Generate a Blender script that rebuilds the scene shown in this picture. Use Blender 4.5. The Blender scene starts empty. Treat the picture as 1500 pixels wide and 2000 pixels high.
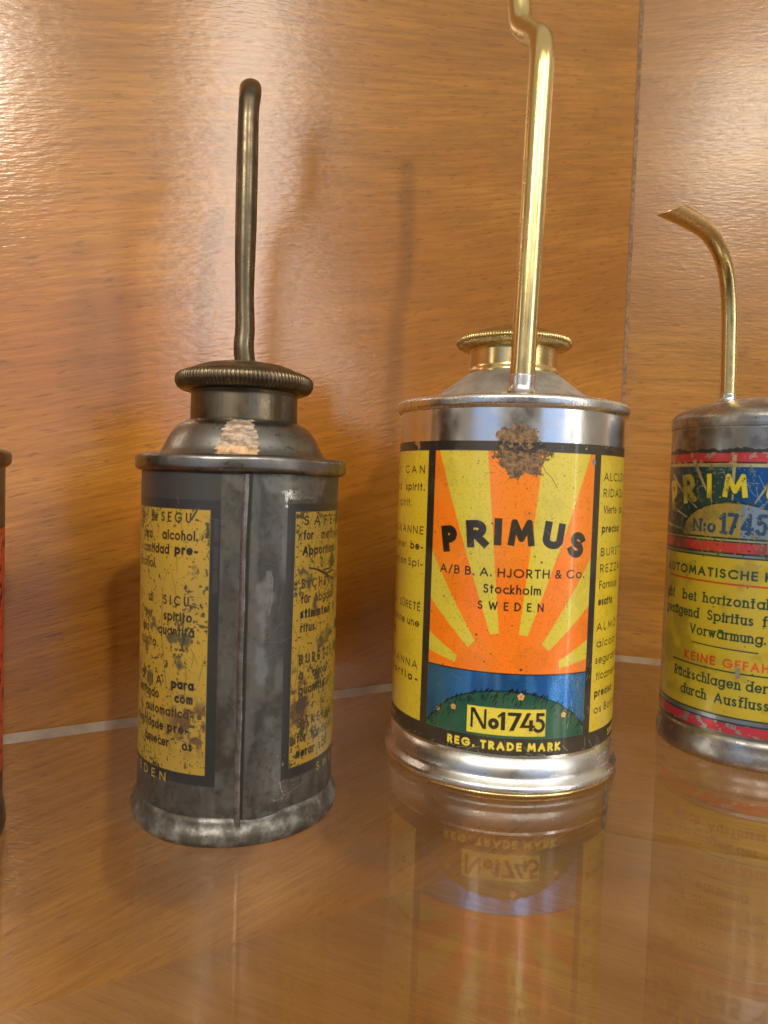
import bpy, bmesh, math, random
import numpy as np
from mathutils import Vector, Matrix

# ------------------------------------------------------------------ camera, world, lamps
U = 0.027                      # one layout unit = radius of the large can (27 mm)
SC = bpy.context.scene
COL = SC.collection
F_PX, PITCH, ROLL, CAM_H = 1420.0, math.radians(2.566), math.radians(1.863), 2.484

cam_d = bpy.data.cameras.new('camera')
cam_d.sensor_fit = 'VERTICAL'
cam_d.sensor_height = 36.0
cam_d.lens = F_PX / 2000 * 36.0
cam_d.clip_start, cam_d.clip_end = 0.01, 60
cam_d.dof.use_dof = True
cam_d.dof.focus_distance = 5.9 * U
cam_d.dof.aperture_fstop = 36.0
cam = bpy.data.objects.new('camera', cam_d)
COL.objects.link(cam)
_fw = Vector((0, math.cos(PITCH), -math.sin(PITCH)))
_up = Vector((0, math.sin(PITCH), math.cos(PITCH)))
_rt = Vector((1, 0, 0))
_cx = _rt * math.cos(ROLL) + _up * math.sin(ROLL)
_cy = -_rt * math.sin(ROLL) + _up * math.cos(ROLL)
_m = Matrix((_cx, _cy, -_fw)).transposed().to_4x4()
_m.translation = (0, 0, CAM_H * U)
cam.matrix_world = _m
SC.camera = cam

SC.view_settings.view_transform = 'Standard'
SC.view_settings.look = 'None'
SC.view_settings.exposure = 0.0
SC.view_settings.gamma = 1.0
SC.render.engine = 'CYCLES'
SC.cycles.use_denoising = True
SC.cycles.max_bounces = 10
SC.cycles.transparent_max_bounces = 12
SC.cycles.sample_clamp_indirect = 6.0


class NT:
    """small node-tree builder"""
    def __init__(self, tree):
        self.t = tree
        tree.nodes.clear()

    def n(self, kind, **kw):
        nd = self.t.nodes.new(kind)
        ins = kw.pop('ins', {})
        for k, v in kw.items():
            setattr(nd, k, v)
        for k, v in ins.items():
            s = nd.inputs[k]
            if isinstance(v, bpy.types.NodeSocket):
                self.t.links.new(v, s)
            else:
                s.default_value = v
        return nd

    def link(self, a, b):
        self.t.links.new(a, b)

    def math(self, op, a, b=None, c=None, clamp=False):
        nd = self.t.nodes.new('ShaderNodeMath')
        nd.operation = op
        nd.use_clamp = clamp
        for i, v in enumerate((a, b, c)):
            if v is None:
                continue
            if isinstance(v, bpy.types.NodeSocket):
                self.t.links.new(v, nd.inputs[i])
            else:
                nd.inputs[i].default_value = v
        return nd.outputs[0]

    def smooth(self, v, a, b, x=0.0, y=1.0):
        nd = self.n('ShaderNodeMapRange', interpolation_type='SMOOTHSTEP',
                    ins={'From Min': a, 'From Max': b, 'To Min': x, 'To Max': y})
        self.link(v, nd.inputs['Value'])
        return nd.outputs['Result']

    def mix(self, fac, a, b, blend='MIX'):
        nd = self.t.nodes.new('ShaderNodeMix')
        nd.data_type = 'RGBA'
        nd.blend_type = blend
        for sock, v in ((nd.inputs[0], fac), (nd.inputs[6], a), (nd.inputs[7], b)):
            if isinstance(v, bpy.types.NodeSocket):
                self.t.links.new(v, sock)
            else:
                sock.default_value = v if not isinstance(v, tuple) or len(v) == 4 else (*v, 1)
        return nd.outputs[2]


# the room outside the show-case: dim walls, pale ceiling, bluish daylight windows, dark floor
world = bpy.data.worlds.new('World')
SC.world = world
world.use_nodes = True
w = NT(world.node_tree)
tc = w.n('ShaderNodeTexCoord')
sep = w.n('ShaderNodeSeparateXYZ', ins={0: tc.outputs['Generated']})
X, Y, Zd = sep.outputs
az = w.math('ARCTAN2', X, w.math('MULTIPLY', Y, -1.0))     # 0 behind the camera, + to the right


def band(v, a, b, e):
    return w.math('MULTIPLY', w.smooth(v, a - e, a + e), w.smooth(v, b - e, b + e, 1.0, 0.0))


room = w.mix(w.smooth(Zd, 0.25, 0.5), (0.33, 0.265, 0.19, 1), (0.70, 0.62, 0.49, 1))
room = w.mix(w.smooth(Zd, -0.1, -0.5), room, (0.10, 0.075, 0.055, 1))
winR = w.math('MULTIPLY', band(az, 0.36, 0.86, 0.05), band(Zd, -0.13, 0.30, 0.07))
room = w.mix(winR, room, (0.62, 0.82, 1.22, 1))
winL = w.math('MULTIPLY', band(az, -0.80, -0.34, 0.06), band(Zd, -0.16, 0.28, 0.08))
room = w.mix(winL, room, (0.42, 0.55, 0.84, 1))
person = w.math('MULTIPLY', band(az, -0.17, 0.22, 0.05), w.smooth(Zd, 0.25, 0.1))
room = w.mix(person, room, (0.085, 0.07, 0.06, 1))
bg = w.n('ShaderNodeBackground', ins={0: room, 1: 0.85})
wo = w.n('ShaderNodeOutputWorld', ins={0: bg.outputs[0]})


def lamp(name, pos, target, power, size, size_y=None, color=(1, 0.9, 0.76), shape='DISK'):
    d = bpy.data.lights.new(name, 'AREA')
    d.shape = 'RECTANGLE' if size_y else shape
    d.size = size * U
    if size_y:
        d.size_y = size_y * U
    d.energy = power
    d.color = color
    o = bpy.data.objects.new(name, d)
    COL.objects.link(o)
    p, t = Vector(pos) * U, Vector(target) * U
    o.location = p
    o.rotation_euler = (t - p).to_track_quat('-Z', 'Y').to_euler()
    return o


def polar(tgt, azd, eld, dist):
    a, e = math.radians(azd), math.radians(eld)
    return (tgt[0] + dist * math.sin(a) * math.cos(e), tgt[1] - dist * math.cos(a) * math.cos(e), tgt[2] + dist * math.sin(e))




def spot(name, pos, target, power, radius, cone, blend, color):
    d = bpy.data.lights.new(name, 'SPOT')
    d.energy = power
    d.shadow_soft_size = radius * U
    d.spot_size = math.radians(cone)
    d.spot_blend = blend
    d.color = color
    o = bpy.data.objects.new(name, d)
    COL.objects.link(o)
    p, t = Vector(pos) * U, Vector(target) * U
    o.location = p
    o.rotation_euler = (t - p).to_track_quat('-Z', 'Y').to_euler()
    return o


T0 = (-1.0, 6.5, 4.0)
lamp('spot_lamp', polar(T0, 24, 29, 42), T0, 4.4, 1.9, color=(1, .91, .76))
TN = (-2.6, 7.0, 1.6)
spot('spot_lamp', polar(TN, -16, 32, 19), TN, 10.0, 2.2, 33, 1.0, (1, .90, .74))
T1 = (6.2, 9.4, 3.2)
spot('spot_lamp', polar(T1, -12, 29, 44), T1, 9.5, 3.5, 18, 1.0, (1, .91, .76))
TW = (-1.4, 8.0, 5.2)
lamp('window_lamp', polar(TW, 49, 21, 46), TW, 3.4, 5.0, 27.0, color=(1, 0.94, 0.84))
TF = (-.8, 7.5, 1.0)
lamp('fill_lamp', polar(TF, 2, 34, 40), TF, 1.4, 26.0, color=(1, .93, .80))  # soft fill added to lift the lower wall and shelf, no actual fitting
TM = (1.1, 6.7, 1.5)
lamp('strip_lamp', polar(TM, 57, -4, 30), TM, 0.55, 0.8, 26, color=(1, 0.96, 0.9))
lamp('strip_lamp', polar(TM, -67, -2, 28), TM, 0.40, 2.0, 24, color=(1, 0.93, 0.82))


# ------------------------------------------------------------------ geometry helpers
def px_ray(x, y):
    u, v = (x - 750) / F_PX, -(y - 1000) / F_PX
    c, s = math.cos(ROLL), math.sin(ROLL)
    u2, v2 = c * u - s * v, s * u + c * v
    cp, sp = math.cos(PITCH), math.sin(PITCH)
    return (u2, cp + v2 * sp, v2 * cp - sp)


def at(x, y, depth):
    """layout point seen at photo pixel x, y at the given distance in front of the camera"""
    d = px_ray(x, y)
    t = depth / d[1]
    return (t * d[0], depth, CAM_H + t * d[2])


def link_mesh(name, bm, mat, parent=None, smooth=True, recalc=False):
    if recalc:
        bmesh.ops.recalc_face_normals(bm, faces=bm.faces)
    me = bpy.data.meshes.new(name)
    bm.to_mesh(me)
    bm.free()
    if smooth:
        for p in me.polygons:
            p.use_smooth = True
    if mat:
        me.materials.append(mat)
    o = bpy.data.objects.new(name, me)
    COL.objects.link(o)
    if parent:
        o.parent = parent
    return o


def fillet(pts, seg=5):
    """pts: (r, z[, fillet radius]) -> rounded profile"""
    out = []
    n = len(pts)
    for i, p in enumerate(pts):
        R = p[2] if len(p) > 2 else 0
        if R == 0 or i in (0, n - 1):
            out.append((p[0], p[1]))
            continue
        P = Vector((p[0], p[1]))
        A = Vector(pts[i - 1][:2]) - P
        B = Vector(pts[i + 1][:2]) - P
        r = min(R, A.length * 0.49, B.length * 0.49)
        a, b = P + A.normalized() * r, P + B.normalized() * r
        for k in range(seg + 1):
            t = k / seg
            q = a * (1 - t) ** 2 + P * 2 * t * (1 - t) + b * t * t
            out.append((q.x, q.y))
    return out


def lathe(profile, n=160, ripple=None, uv=None, a0=0.0):
    """revolve (r, z) in layout units; ripple(theta, i, r, z) -> (r, z)"""
    if ripple is None:
        dense = [profile[0]]
        for (r0, z0), (r1, z1) in zip(profile, profile[1:]):
            ln = math.hypot(r1 - r0, z1 - z0)
            if ln > .03:
                e = .006 / ln
                dense += [(r0 + (r1 - r0) * e, z0 + (z1 - z0) * e), (r0 + (r1 - r0) * (1 - e), z0 + (z1 - z0) * (1 - e))]
            dense.append((r1, z1))
        profile = dense
    bm = bmesh.new()
    rings = []
    for i, (r, z) in enumerate(profile):
        if r < 1e-6:
            rings.append([bm.verts.new((0, 0, z * U))])
            continue
        ring = []
        for k in range(n):
            th = 2 * math.pi * k / n + a0
            rr, zz = (r, z) if ripple is None else ripple(th, i, r, z)
            ring.append(bm.verts.new((rr * U * math.sin(th), -rr * U * math.cos(th), zz * U)))
        rings.append(ring)
    for a, b in zip(rings, rings[1:]):
        if len(a) == 1 and len(b) == 1:
            continue
        for k in range(n):
            k2 = (k + 1) % n
            if len(a) == 1:
                bm.faces.new((a[0], b[k2], b[k]))
            elif len(b) == 1:
                bm.faces.new((a[k], a[k2], b[0]))
            else:
                bm.faces.new((a[k], a[k2], b[k2], b[k]))
    return bm


def shell(r, z0, z1, s0, s1, ns=200, nz=24, off=0.0, dent=None):
    """printed sheet wrapped round the can: UV covers the whole strip"""
    bm = bmesh.new()
    uvl = bm.loops.layers.uv.new('UVMap')
    g = {}
    for i in range(ns + 1):
        for j in range(nz + 1):
            s = s0 + (s1 - s0) * i / ns
            z = z0 + (z1 - z0) * j / nz
            th = s / r
            rr = (r + off) * U
            if dent:
                rr += dent(th, z) * U
            g[i, j] = bm.verts.new((rr * math.sin(th), -rr * math.cos(th), z * U))
    for i in range(ns):
        for j in range(nz):
            f = bm.faces.new((g[i, j], g[i + 1, j], g[i + 1, j + 1], g[i, j + 1]))
            for lp, (a, b) in zip(f.loops, ((i, j), (i + 1, j), (i + 1, j + 1), (i, j + 1))):
                lp[uvl].uv = (a / ns, b / nz)
    return bm


def catmull(pts, per=10):
    P = [Vector(p) for p in pts]
    P = [P[0] * 2 - P[1]] + P + [P[-1] * 2 - P[-2]]
    out = []
    for i in range(1, len(P) - 2):
        p0, p1, p2, p3 = P[i - 1], P[i], P[i + 1], P[i + 2]
        for k in range(per):
            t = k / per
            out.append(0.5 * ((2 * p1) + (p2 - p0) * t + (2 * p0 - 5 * p1 + 4 * p2 - p3) * t * t + (3 * p1 - p0 - 3 * p2 + p3) * t ** 3))
    out.append(P[-2])
    return out


def tube(pts, rad, n=32, per=10, hollow=True, scale=None):
    """open pipe along layout points (absolute), with a wall and a dark bore at the far end"""
    C = catmull(pts, per)
    bm = bmesh.new()
    N = len(C)
    rings = []
    prev = None
    for i, c in enumerate(C):
        t = (C[min(i + 1, N - 1)] - C[max(i - 1, 0)]).normalized()
        if prev is None:
            a = t.cross(Vector((0, 1, 0))).normalized()
        else:
            a = (prev - t * prev.dot(t)).normalized()
        prev = a
        b = t.cross(a)
        rr = rad(i / (N - 1)) if callable(rad) else rad
        sx, sy = scale(i / (N - 1)) if scale else (1, 1)
        rings.append([bm.verts.new((c + (a * math.cos(q) * sx + b * math.sin(q) * sy) * rr) * U) for q in (2 * math.pi * k / n for k in range(n))])
    if hollow:
        c = C[-1]
        t = (C[-1] - C[-2]).normalized()
        last = rings[-1]
        for f, back in ((0.8, 0.0), (0.78, 0.5)):
            rings.append([bm.verts.new(c * U + (v.co - c * U) * f - t * back * U * 0.4) for v in last])
    for A, B in zip(rings, rings[1:]):
        for k in range(n):
            bm.faces.new((A[k], A[(k + 1) % n], B[(k + 1) % n], B[k]))
    bm.faces.new(rings[-1])
    return bm


def thing(name, label, cat, loc, group=None):
    o = bpy.data.objects.new(name, None)
    o.empty_display_size = 0.01
    COL.objects.link(o)
    o.location = Vector(loc) * U
    o['label'] = label
    o['category'] = cat
    if group:
        o['group'] = group
    return o


def shift(bm, root):
    """absolute layout mesh -> the root's own space"""
    v = -root.location
    bmesh.ops.translate(bm, verts=bm.verts, vec=v)
    return bm


# ------------------------------------------------------------------ stroke lettering
def _arc(cx, cy, rx, ry, a0, a1, n=None):
    n = n or max(4, int(abs(a1 - a0) / 14))
    return [(cx + rx * math.cos(math.radians(a0 + (a1 - a0) * k / n)), cy + ry * math.sin(math.radians(a0 + (a1 - a0) * k / n))) for k in range(n + 1)]


XH = 0.68


def _glyphs():
    L = lambda *a: [(a[i], a[i + 1]) for i in range(0, len(a), 2)]
    A = _arc
    g = {}
    g['A'] = (.78, [L(0, 0, .39, 1, .78, 0), L(.13, .32, .65, .32)])
    g['B'] = (.52, [L(0, 0, 0, 1), L(0, 1, .24, 1) + A(.24, .765, .235, .235, 90, -90) + L(0, .53), L(0, .53, .26, .53) + A(.26, .265, .265, .265, 90, -90) + L(0, 0)])
    g['C'] = (.86, [A(.5, .5, .5, .5, 45, 315)])
    g['D'] = (.68, [L(0, 0, 0, 1), L(0, 1, .18, 1) + A(.18, .5, .5, .5, 90, -90) + L(0, 0)])
    g['E'] = (.44, [L(.44, 1, 0, 1, 0, 0, .44, 0), L(0, .52, .4, .52)])
    g['F'] = (.42, [L(.42, 1, 0, 1, 0, 0), L(0, .52, .38, .52)])
    g['G'] = (.98, [A(.5, .5, .5, .5, 45, 355) + L(.98, .46, .56, .46)])
    g['H'] = (.64, [L(0, 0, 0, 1), L(.64, 0, .64, 1), L(0, .53, .64, .53)])
    g['I'] = (.0, [L(0, 0, 0, 1)])
    g['J'] = (.32, [L(.32, 1, .32, .2) + A(.14, .2, .18, .2, 0, -150)])
    g['K'] = (.58, [L(0, 0, 0, 1), L(.54, 1, .04, .5, .58, 0)])
    g['L'] = (.4, [L(0, 1, 0, 0, .4, 0)])
    g['M'] = (.9, [L(0, 0, .12, 1, .45, .2, .78, 1, .9, 0)])
    g['N'] = (.68, [L(0, 0, 0, 1, .68, 0, .68, 1)])
    g['O'] = (1., [A(.5, .5, .5, .5, 0, 360)])
    g['P'] = (.5, [L(0, 0, 0, 1), L(0, 1, .22, 1) + A(.22, .73, .27, .27, 90, -90) + L(0, .46)])
    g['R'] = (.52, [L(0, 0, 0, 1), L(0, 1, .22, 1) + A(.22, .73, .27, .27, 90, -90) + L(0, .46), L(.2, .46, .52, 0)])
    g['S'] = (.48, [A(.24, .76, .22, .24, 35, 180) + A(.24, .76, .22, .24, 180, 255) + A(.24, .26, .25, .27, 75, 0) + A(.24, .26, .25, .26, 0, -150)])
    g['T'] = (.54, [L(0, 1, .54, 1), L(.27, 1, .27, 0)])
    g['U'] = (.6, [L(0, 1, 0, .3) + A(.3, .3, .3, .3, 180, 360) + L(.6, 1)])
    g['V'] = (.72, [L(0, 1, .36, 0, .72, 1)])
    g['W'] = (1.05, [L(0, 1, .26, 0, .525, .9, .79, 0, 1.05, 1)])
    g['Y'] = (.62, [L(0, 1, .31, .45, .62, 1), L(.31, .45, .31, 0)])
    g['Z'] = (.6, [L(0, 1, .6, 1, 0, 0, .6, 0)])
    g['Q'] = (1., [A(.5, .5, .5, .5, 0, 360), L(.6, .3, .95, -.05)])
    c, r = XH / 2, XH / 2
    ring = A(c, c, c, r, 0, 360)
    g['a'] = (XH, [ring, L(XH, XH, XH, 0)])
    g['b'] = (XH, [ring, L(0, 1.05, 0, 0)])
    g['c'] = (.52, [A(c, c, c, r, 50, 310)])
    g['d'] = (XH, [ring, L(XH, 1.05, XH, 0)])
    g['e'] = (XH, [L(0.02, c, XH - .01, c) + A(c, c, c, r, 0, 315)])
    g['f'] = (.3, [A(.3, .85, .18, .2, 80, 180) + L(.12, 0), L(0, XH, .3, XH)])
    g['g'] = (XH, [ring, L(XH, XH, XH, -.1) + A(c, -.08, c, .24, 0, -150)])
    g['h'] = (.46, [L(0, 1.05, 0, 0), A(.23, XH - .23, .23, .23, 170, 0) + L(.46, 0)])
    g['i'] = (.0, [L(0, XH, 0, 0), L(-.005, .86, .005, .93)])
    g['j'] = (.0, [L(0, XH, 0, -.28), L(-.005, .86, .005, .93)])
    g['k'] = (.42, [L(0, 1.05, 0, 0), L(.38, XH, .03, .3, .42, 0)])
    g['l'] = (.0, [L(0, 1.05, 0, 0)])
    g['m'] = (.78, [L(0, XH, 0, 0), A(.195, XH - .2, .195, .2, 170, 0) + L(.39, 0), A(.585, XH - .2, .195, .2, 170, 0) + L(.78, 0)])
    g['n'] = (.46, [L(0, XH, 0, 0), A(.23, XH - .23, .23, .23, 170, 0) + L(.46, 0)])
    g['o'] = (XH, [ring])
    g['p'] = (XH, [ring, L(0, XH, 0, -.32)])
    g['q'] = (XH, [ring, L(XH, XH, XH, -.32)])
    g['r'] = (.27, [L(0, XH, 0, 0), A(.24, XH - .26, .24, .26, 175, 70)])
    g['s'] = (.34, [A(.17, XH - .16, .15, .16, 40, 180) + A(.17, XH - .16, .15, .16, 180, 260) + A(.17, .16, .17, .17, 80, 0) + A(.17, .16, .17, .16, 0, -150)])
    g['t'] = (.28, [L(.14, .95, .14, 0), L(0, XH, .28, XH)])
    g['u'] = (.46, [L(0, XH, 0, .23) + A(.23, .23, .23, .23, 180, 360) + L(.46, XH), L(.46, .2, .46, 0)])
    g['v'] = (.48, [L(0, XH, .24, 0, .48, XH)])
    g['w'] = (.74, [L(0, XH, .185, 0, .37, XH, .555, 0, .74, XH)])
    g['x'] = (.44, [L(0, XH, .44, 0), L(.44, XH, 0, 0)])
    g['X'] = (.64, [L(0, 1, .64, 0), L(.64, 1, 0, 0)])
    g['y'] = (.48, [L(0, XH, .25, .02), L(.48, XH, .12, -.32)])
    g['z'] = (.42, [L(0, XH, .42, XH, 0, 0, .42, 0)])
    dots = lambda x, y: [L(x - .11, y, x - .1, y + .07), L(x + .1, y, x + .11, y + .07)]
    for ch, base, x, y in (('ü', 'u', .23, .82), ('ö', 'o', c, .82), ('ä', 'a', c, .82), ('Ä', 'A', .39, 1.12)):
        g[ch] = (g[base][0], g[base][1] + dots(x, y))
    g['é'] = (g['e'][0], g['e'][1] + [L(c - .05, .76, c + .12, .95)])
    g['É'] = (g['E'][0], g['E'][1] + [L(.16, 1.1, .32, 1.28)])
    g['à'] = (g['a'][0], g['a'][1] + [L(c + .05, .76, c - .12, .95)])
    g['ç'] = (g['c'][0], g['c'][1] + [L(.3, 0, .26, -.2)])
    g['á'] = (g['a'][0], g['a'][1] + [L(c - .05, .76, c + .12, .95)])
    g['Û'] = (g['U'][0], g['U'][1] + [L(.14, 1.1, .3, 1.26, .46, 1.1)])
    g['1'] = (.25, [L(0, .78, .25, 1, .25, 0)])
    g['7'] = (.5, [L(0, 1, .5, 1, .12, 0)])
    g['4'] = (.6, [L(.6, .26, 0, .26, .44, 1, .44, 0)])
    g['5'] = (.48, [L(.44, 1, .1, 1, .05, .58) + A(.2, .31, .28, .31, 120, -150)])
    g['.'] = (.0, [L(0, 0, 0, .08)])
    g[':'] = (.0, [L(0, .05, 0, .13), L(0, .5, 0, .58)])
    g['-'] = (.24, [L(0, .3, .24, .3)])
    g['/'] = (.34, [L(0, -.05, .34, 1.05)])
    g['&'] = (.6, [L(.6, 0, .14, .68) + A(.28, .8, .17, .18, 215, -40) + L(.1, .4) + A(.22, .22, .22, .22, 130, 300) + L(.6, .42)])
    return g


GLYPH = _glyphs()


class Print:
    """a printed tin sheet rasterised in memory: colour, metal, roughness"""
    def __init__(self, s0, s1, z0, z1, ppu, base, met, rough, seed=1):
        self.s0, self.s1, self.z0, self.z1, self.k = s0, s1, z0, z1, ppu
        self.W, self.H = int((s1 - s0) * ppu), int((z1 - z0) * ppu)
        self.c = np.empty((self.H, self.W, 3), np.float32)
        self.c[:] = np.array(base, np.float32) / 255
        self.m = np.full((self.H, self.W), met, np.float32)
        self.r = np.full((self.H, self.W), rough, np.float32)
        self.rng = np.random.default_rng(seed)

    def grid(self):
        return np.meshgrid(self.s0 + (np.arange(self.W) + .5) / self.k, self.z0 + (np.arange(self.H) + .5) / self.k)

    def window(self, a, b, c, d):
        i0, i1 = max(0, int((a - self.s0) * self.k) - 2), min(self.W, int((b - self.s0) * self.k) + 3)
        j0, j1 = max(0, int((c - self.z0) * self.k) - 2), min(self.H, int((d - self.z0) * self.k) + 3)
        if i1 <= i0 or j1 <= j0:
            return None
        S, Zz = np.meshgrid(self.s0 + (np.arange(i0, i1) + .5) / self.k, self.z0 + (np.arange(j0, j1) + .5) / self.k)
        return (slice(j0, j1), slice(i0, i1)), S, Zz

    def put(self, sl, a, col=None, met=None, rough=None):
        if col is not None:
            self.c[sl] += (np.array(col, np.float32) / 255 - self.c[sl]) * a[..., None]
        if met is not None:
            self.m[sl] += (met - self.m[sl]) * a
        if rough is not None:
            self.r[sl] += (rough - self.r[sl]) * a

    def cov(self, sd):
        return np.clip(.5 - sd * self.k, 0, 1).astype(np.float32)

    def rect(self, a, b, c, d, col, met=None, rough=None):
        wd = self.window(a, b, c, d)
        if wd:
            sl, S, Zz = wd
            sd = np.maximum(np.maximum(a - S, S - b), np.maximum(c - Zz, Zz - d))
            self.put(sl, self.cov(sd), col, met, rough)

    def poly(self, pts, col, met=None, rough=None, jag=0.0, alpha=1.0, soft=0.0, mottle=0.0):
        xs, ys = [p[0] for p in pts], [p[1] for p in pts]
        pd = jag * 2 + soft
        wd = self.window(min(xs) - pd, max(xs) + pd, min(ys) - pd, max(ys) + pd)
        if not wd:
            return
        sl, S, Zz = wd
        if jag:
            n1, n2 = self.noise(.06)[sl], self.noise(.05, 2)[sl]
            S, Zz = S + (n1 - .5) * jag * 2, Zz + (n2 - .5) * jag * 2
        d = np.full(S.shape, 1e9)
        sgn = np.zeros(S.shape, bool)
        n = len(pts)
        for i in range(n):
            x0, y0 = pts[i]
            x1, y1 = pts[(i + 1) % n]
            ex, ey = x1 - x0, y1 - y0
            t = np.clip(((S - x0) * ex + (Zz - y0) * ey) / (ex * ex + ey * ey + 1e-12), 0, 1)
            d = np.minimum(d, np.hypot(S - x0 - t * ex, Zz - y0 - t * ey))
            cr = ((y0 > Zz) != (y1 > Zz)) & (S < ex * (Zz - y0) / (ey if abs(ey) > 1e-12 else 1e-12) + x0)
            sgn ^= cr
        sd = np.where(sgn, -d, d)
        a = self.cov(sd) if not soft else np.clip(.5 - sd / soft, 0, 1).astype(np.float32)
        if mottle:
            a = a * np.clip(1 - mottle + mottle * 2.2 * (self.noise(.05, 77, 4)[sl] - .15), 0, 1)
        self.put(sl, a * alpha, col, met, rough)

    def ellipse(self, cx, cy, rx, ry, col, met=None, rough=None, above=None):
        wd = self.window(cx - rx, cx + rx, cy - ry, cy + ry)
        if wd:
            sl, S, Zz = wd
            q = np.hypot((S - cx) / rx, (Zz - cy) / ry)
            sd = (q - 1) * min(rx, ry)
            if above is not None:
                sd = np.maximum(sd, above - Zz)
            self.put(sl, self.cov(sd), col, met, rough)

    def stroke(self, pts, wdt, col, met=None, rough=None, butt=True, alpha=1.0):
        xs, ys = [p[0] for p in pts], [p[1] for p in pts]
        wd = self.window(min(xs) - wdt * 1.3, max(xs) + wdt * 1.3, min(ys) - wdt * 1.3, max(ys) + wdt * 1.3)
        if not wd:
            return
        sl, S, Zz = wd
        sd = np.full(S.shape, 1e9)
        n = len(pts) - 1
        closed = math.dist(pts[0], pts[-1]) < 1e-6
        for i in range(n):
            (x0, y0), (x1, y1) = pts[i], pts[i + 1]
            ex, ey = x1 - x0, y1 - y0
            ln = math.hypot(ex, ey)
            if ln < 1e-9:
                continue
            if butt and not closed:            # square ends, as in sign-writing
                kx, ky = ex / ln * wdt / 2, ey / ln * wdt / 2
                if i == 0:
                    x0, y0 = x0 - kx, y0 - ky
                if i == n - 1:
                    x1, y1 = x1 + kx, y1 + ky
                ex, ey = x1 - x0, y1 - y0
                ln = math.hypot(ex, ey)
            al = ((S - x0) * ex + (Zz - y0) * ey) / ln
            t = np.clip(al, 0, ln)
            q = np.hypot(S - x0 - t * ex / ln, Zz - y0 - t * ey / ln) - wdt / 2
            if butt and not closed:
                if i == 0:
                    q = np.maximum(q, -al)
                if i == n - 1:
                    q = np.maximum(q, al - ln)
            sd = np.minimum(sd, q)
        self.put(sl, self.cov(sd) * alpha, col, met, rough)

    def glyph(self, ch, x, z, cap, wt, col, sx=1.0, rot=0.0, serif=False, met=0.0, rough=.35):
        if ch == ' ' or ch not in GLYPH:
            return
        adv, strokes = GLYPH[ch]
        ca, sa = math.cos(rot), math.sin(rot)

        def T(p):
            px = (wt / 2 + p[0] * (1 - wt)) * cap * sx
            py = (wt / 2 + p[1] * (1 - wt)) * cap
            return (x + px * ca - py * sa, z + px * sa + py * ca)
        for st in strokes:
            P = [T(p) for p in st]
            wd = wt * cap
            if serif and len(st) == 2 and abs(st[0][1] - st[1][1]) > abs(st[0][0] - st[1][0]) and st[0][0] < st[1][0] - .02 and ch in 'AVWvwy':
                wd *= .8
            self.stroke(P, wd, col, met, rough)
            if serif and ch not in '.:-iO' or serif and ch == 'i' and abs(st[0][1] - st[1][1]) > .3:
                for e, q in ((st[0], st[1]), (st[-1], st[-2])):
                    if abs(e[0] - q[0]) < .35 * abs(e[1] - q[1]) and (abs(e[1]) < .02 or e[1] > .6 or e[1] < -.25) and len(st) != 99:
                        hw = .17 / max(sx, .5) * .9
                        self.stroke([T((e[0] - hw, e[1])), T((e[0] + hw, e[1]))], wt * cap * .62, col, met, rough)

    def natural(self, text, wt, track, sx):
        x = 0
        for ch in text:
            if ch == ' ':
                x += .36 * sx
            else:
                x += (GLYPH[ch][0] * (1 - wt) + wt) * sx + track
        return x - track

    def text(self, text, x0, x1, z, cap, wt=.13, col=(26, 22, 18), serif=False, sxr=(.6, 1.5), met=0.0, rough=.35):
        """text between x0 and x1 on baseline z"""
        track0 = .17
        want = (x1 - x0) / cap
        sx = 1.0
        nat = self.natural(text, wt, track0, 1.0)
        sx = min(max(want / nat, sxr[0]), sxr[1])
        n = max(1, sum(1 for c in text[:-1] if c != ' '))
        base = self.natural(text, wt, 0.0, sx)
        track = (want - base) / n
        x = x0
        for ch in text:
            if ch == ' ':
                x += .36 * sx * cap
                continue
            self.glyph(ch, x, z, cap, wt, col, sx, 0, serif, met, rough)
            x += ((GLYPH[ch][0] * (1 - wt) + wt) * sx + track) * cap

    def noise(self, cell, seed=1, octaves=3, ax=1.0):
        """value noise 0..1; cell = size of the coarsest lump in layout units, ax stretches it along s"""
        key = (cell, seed, octaves, ax)
        if not hasattr(self, '_nc'):
            self._nc = {}
        if key in self._nc:
            return self._nc[key]
        rng = np.random.default_rng(seed * 7919 + int(cell * 1e4))
        out = np.zeros((self.H, self.W), np.float32)
        amp, tot = 1.0, 0.0
        for o in range(octaves):
            cw, chh = cell * ax / 2 ** o, cell / 2 ** o
            nx, ny = int((self.s1 - self.s0) / cw) + 3, int((self.z1 - self.z0) / chh) + 3
            G = rng.random((ny, nx)).astype(np.float32)
            fx = (np.arange(self.W) / self.k) / cw
            fy = (np.arange(self.H) / self.k) / chh
            ix, iy = fx.astype(int), fy.astype(int)
            tx, ty = fx - ix, fy - iy
            tx, ty = tx * tx * (3 - 2 * tx), ty * ty * (3 - 2 * ty)
            tx, ty = tx[None, :].astype(np.float32), ty[:, None].astype(np.float32)
            a, b = G[iy][:, ix], G[iy][:, ix + 1]
            c, d = G[iy + 1][:, ix], G[iy + 1][:, ix + 1]
            out += amp * ((a * (1 - tx) + b * tx) * (1 - ty) + (c * (1 - tx) + d * tx) * ty)
            tot += amp
            amp *= .55
        out /= tot
        out = np.clip((out - .5) * 1.5 + .5, 0, 1)
        self._nc[key] = out
        return out

    def where(self, mask, col=None, met=None, rough=None):
        self.put((slice(None), slice(None)), np.clip(mask, 0, 1).astype(np.float32), col, met, rough)

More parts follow.
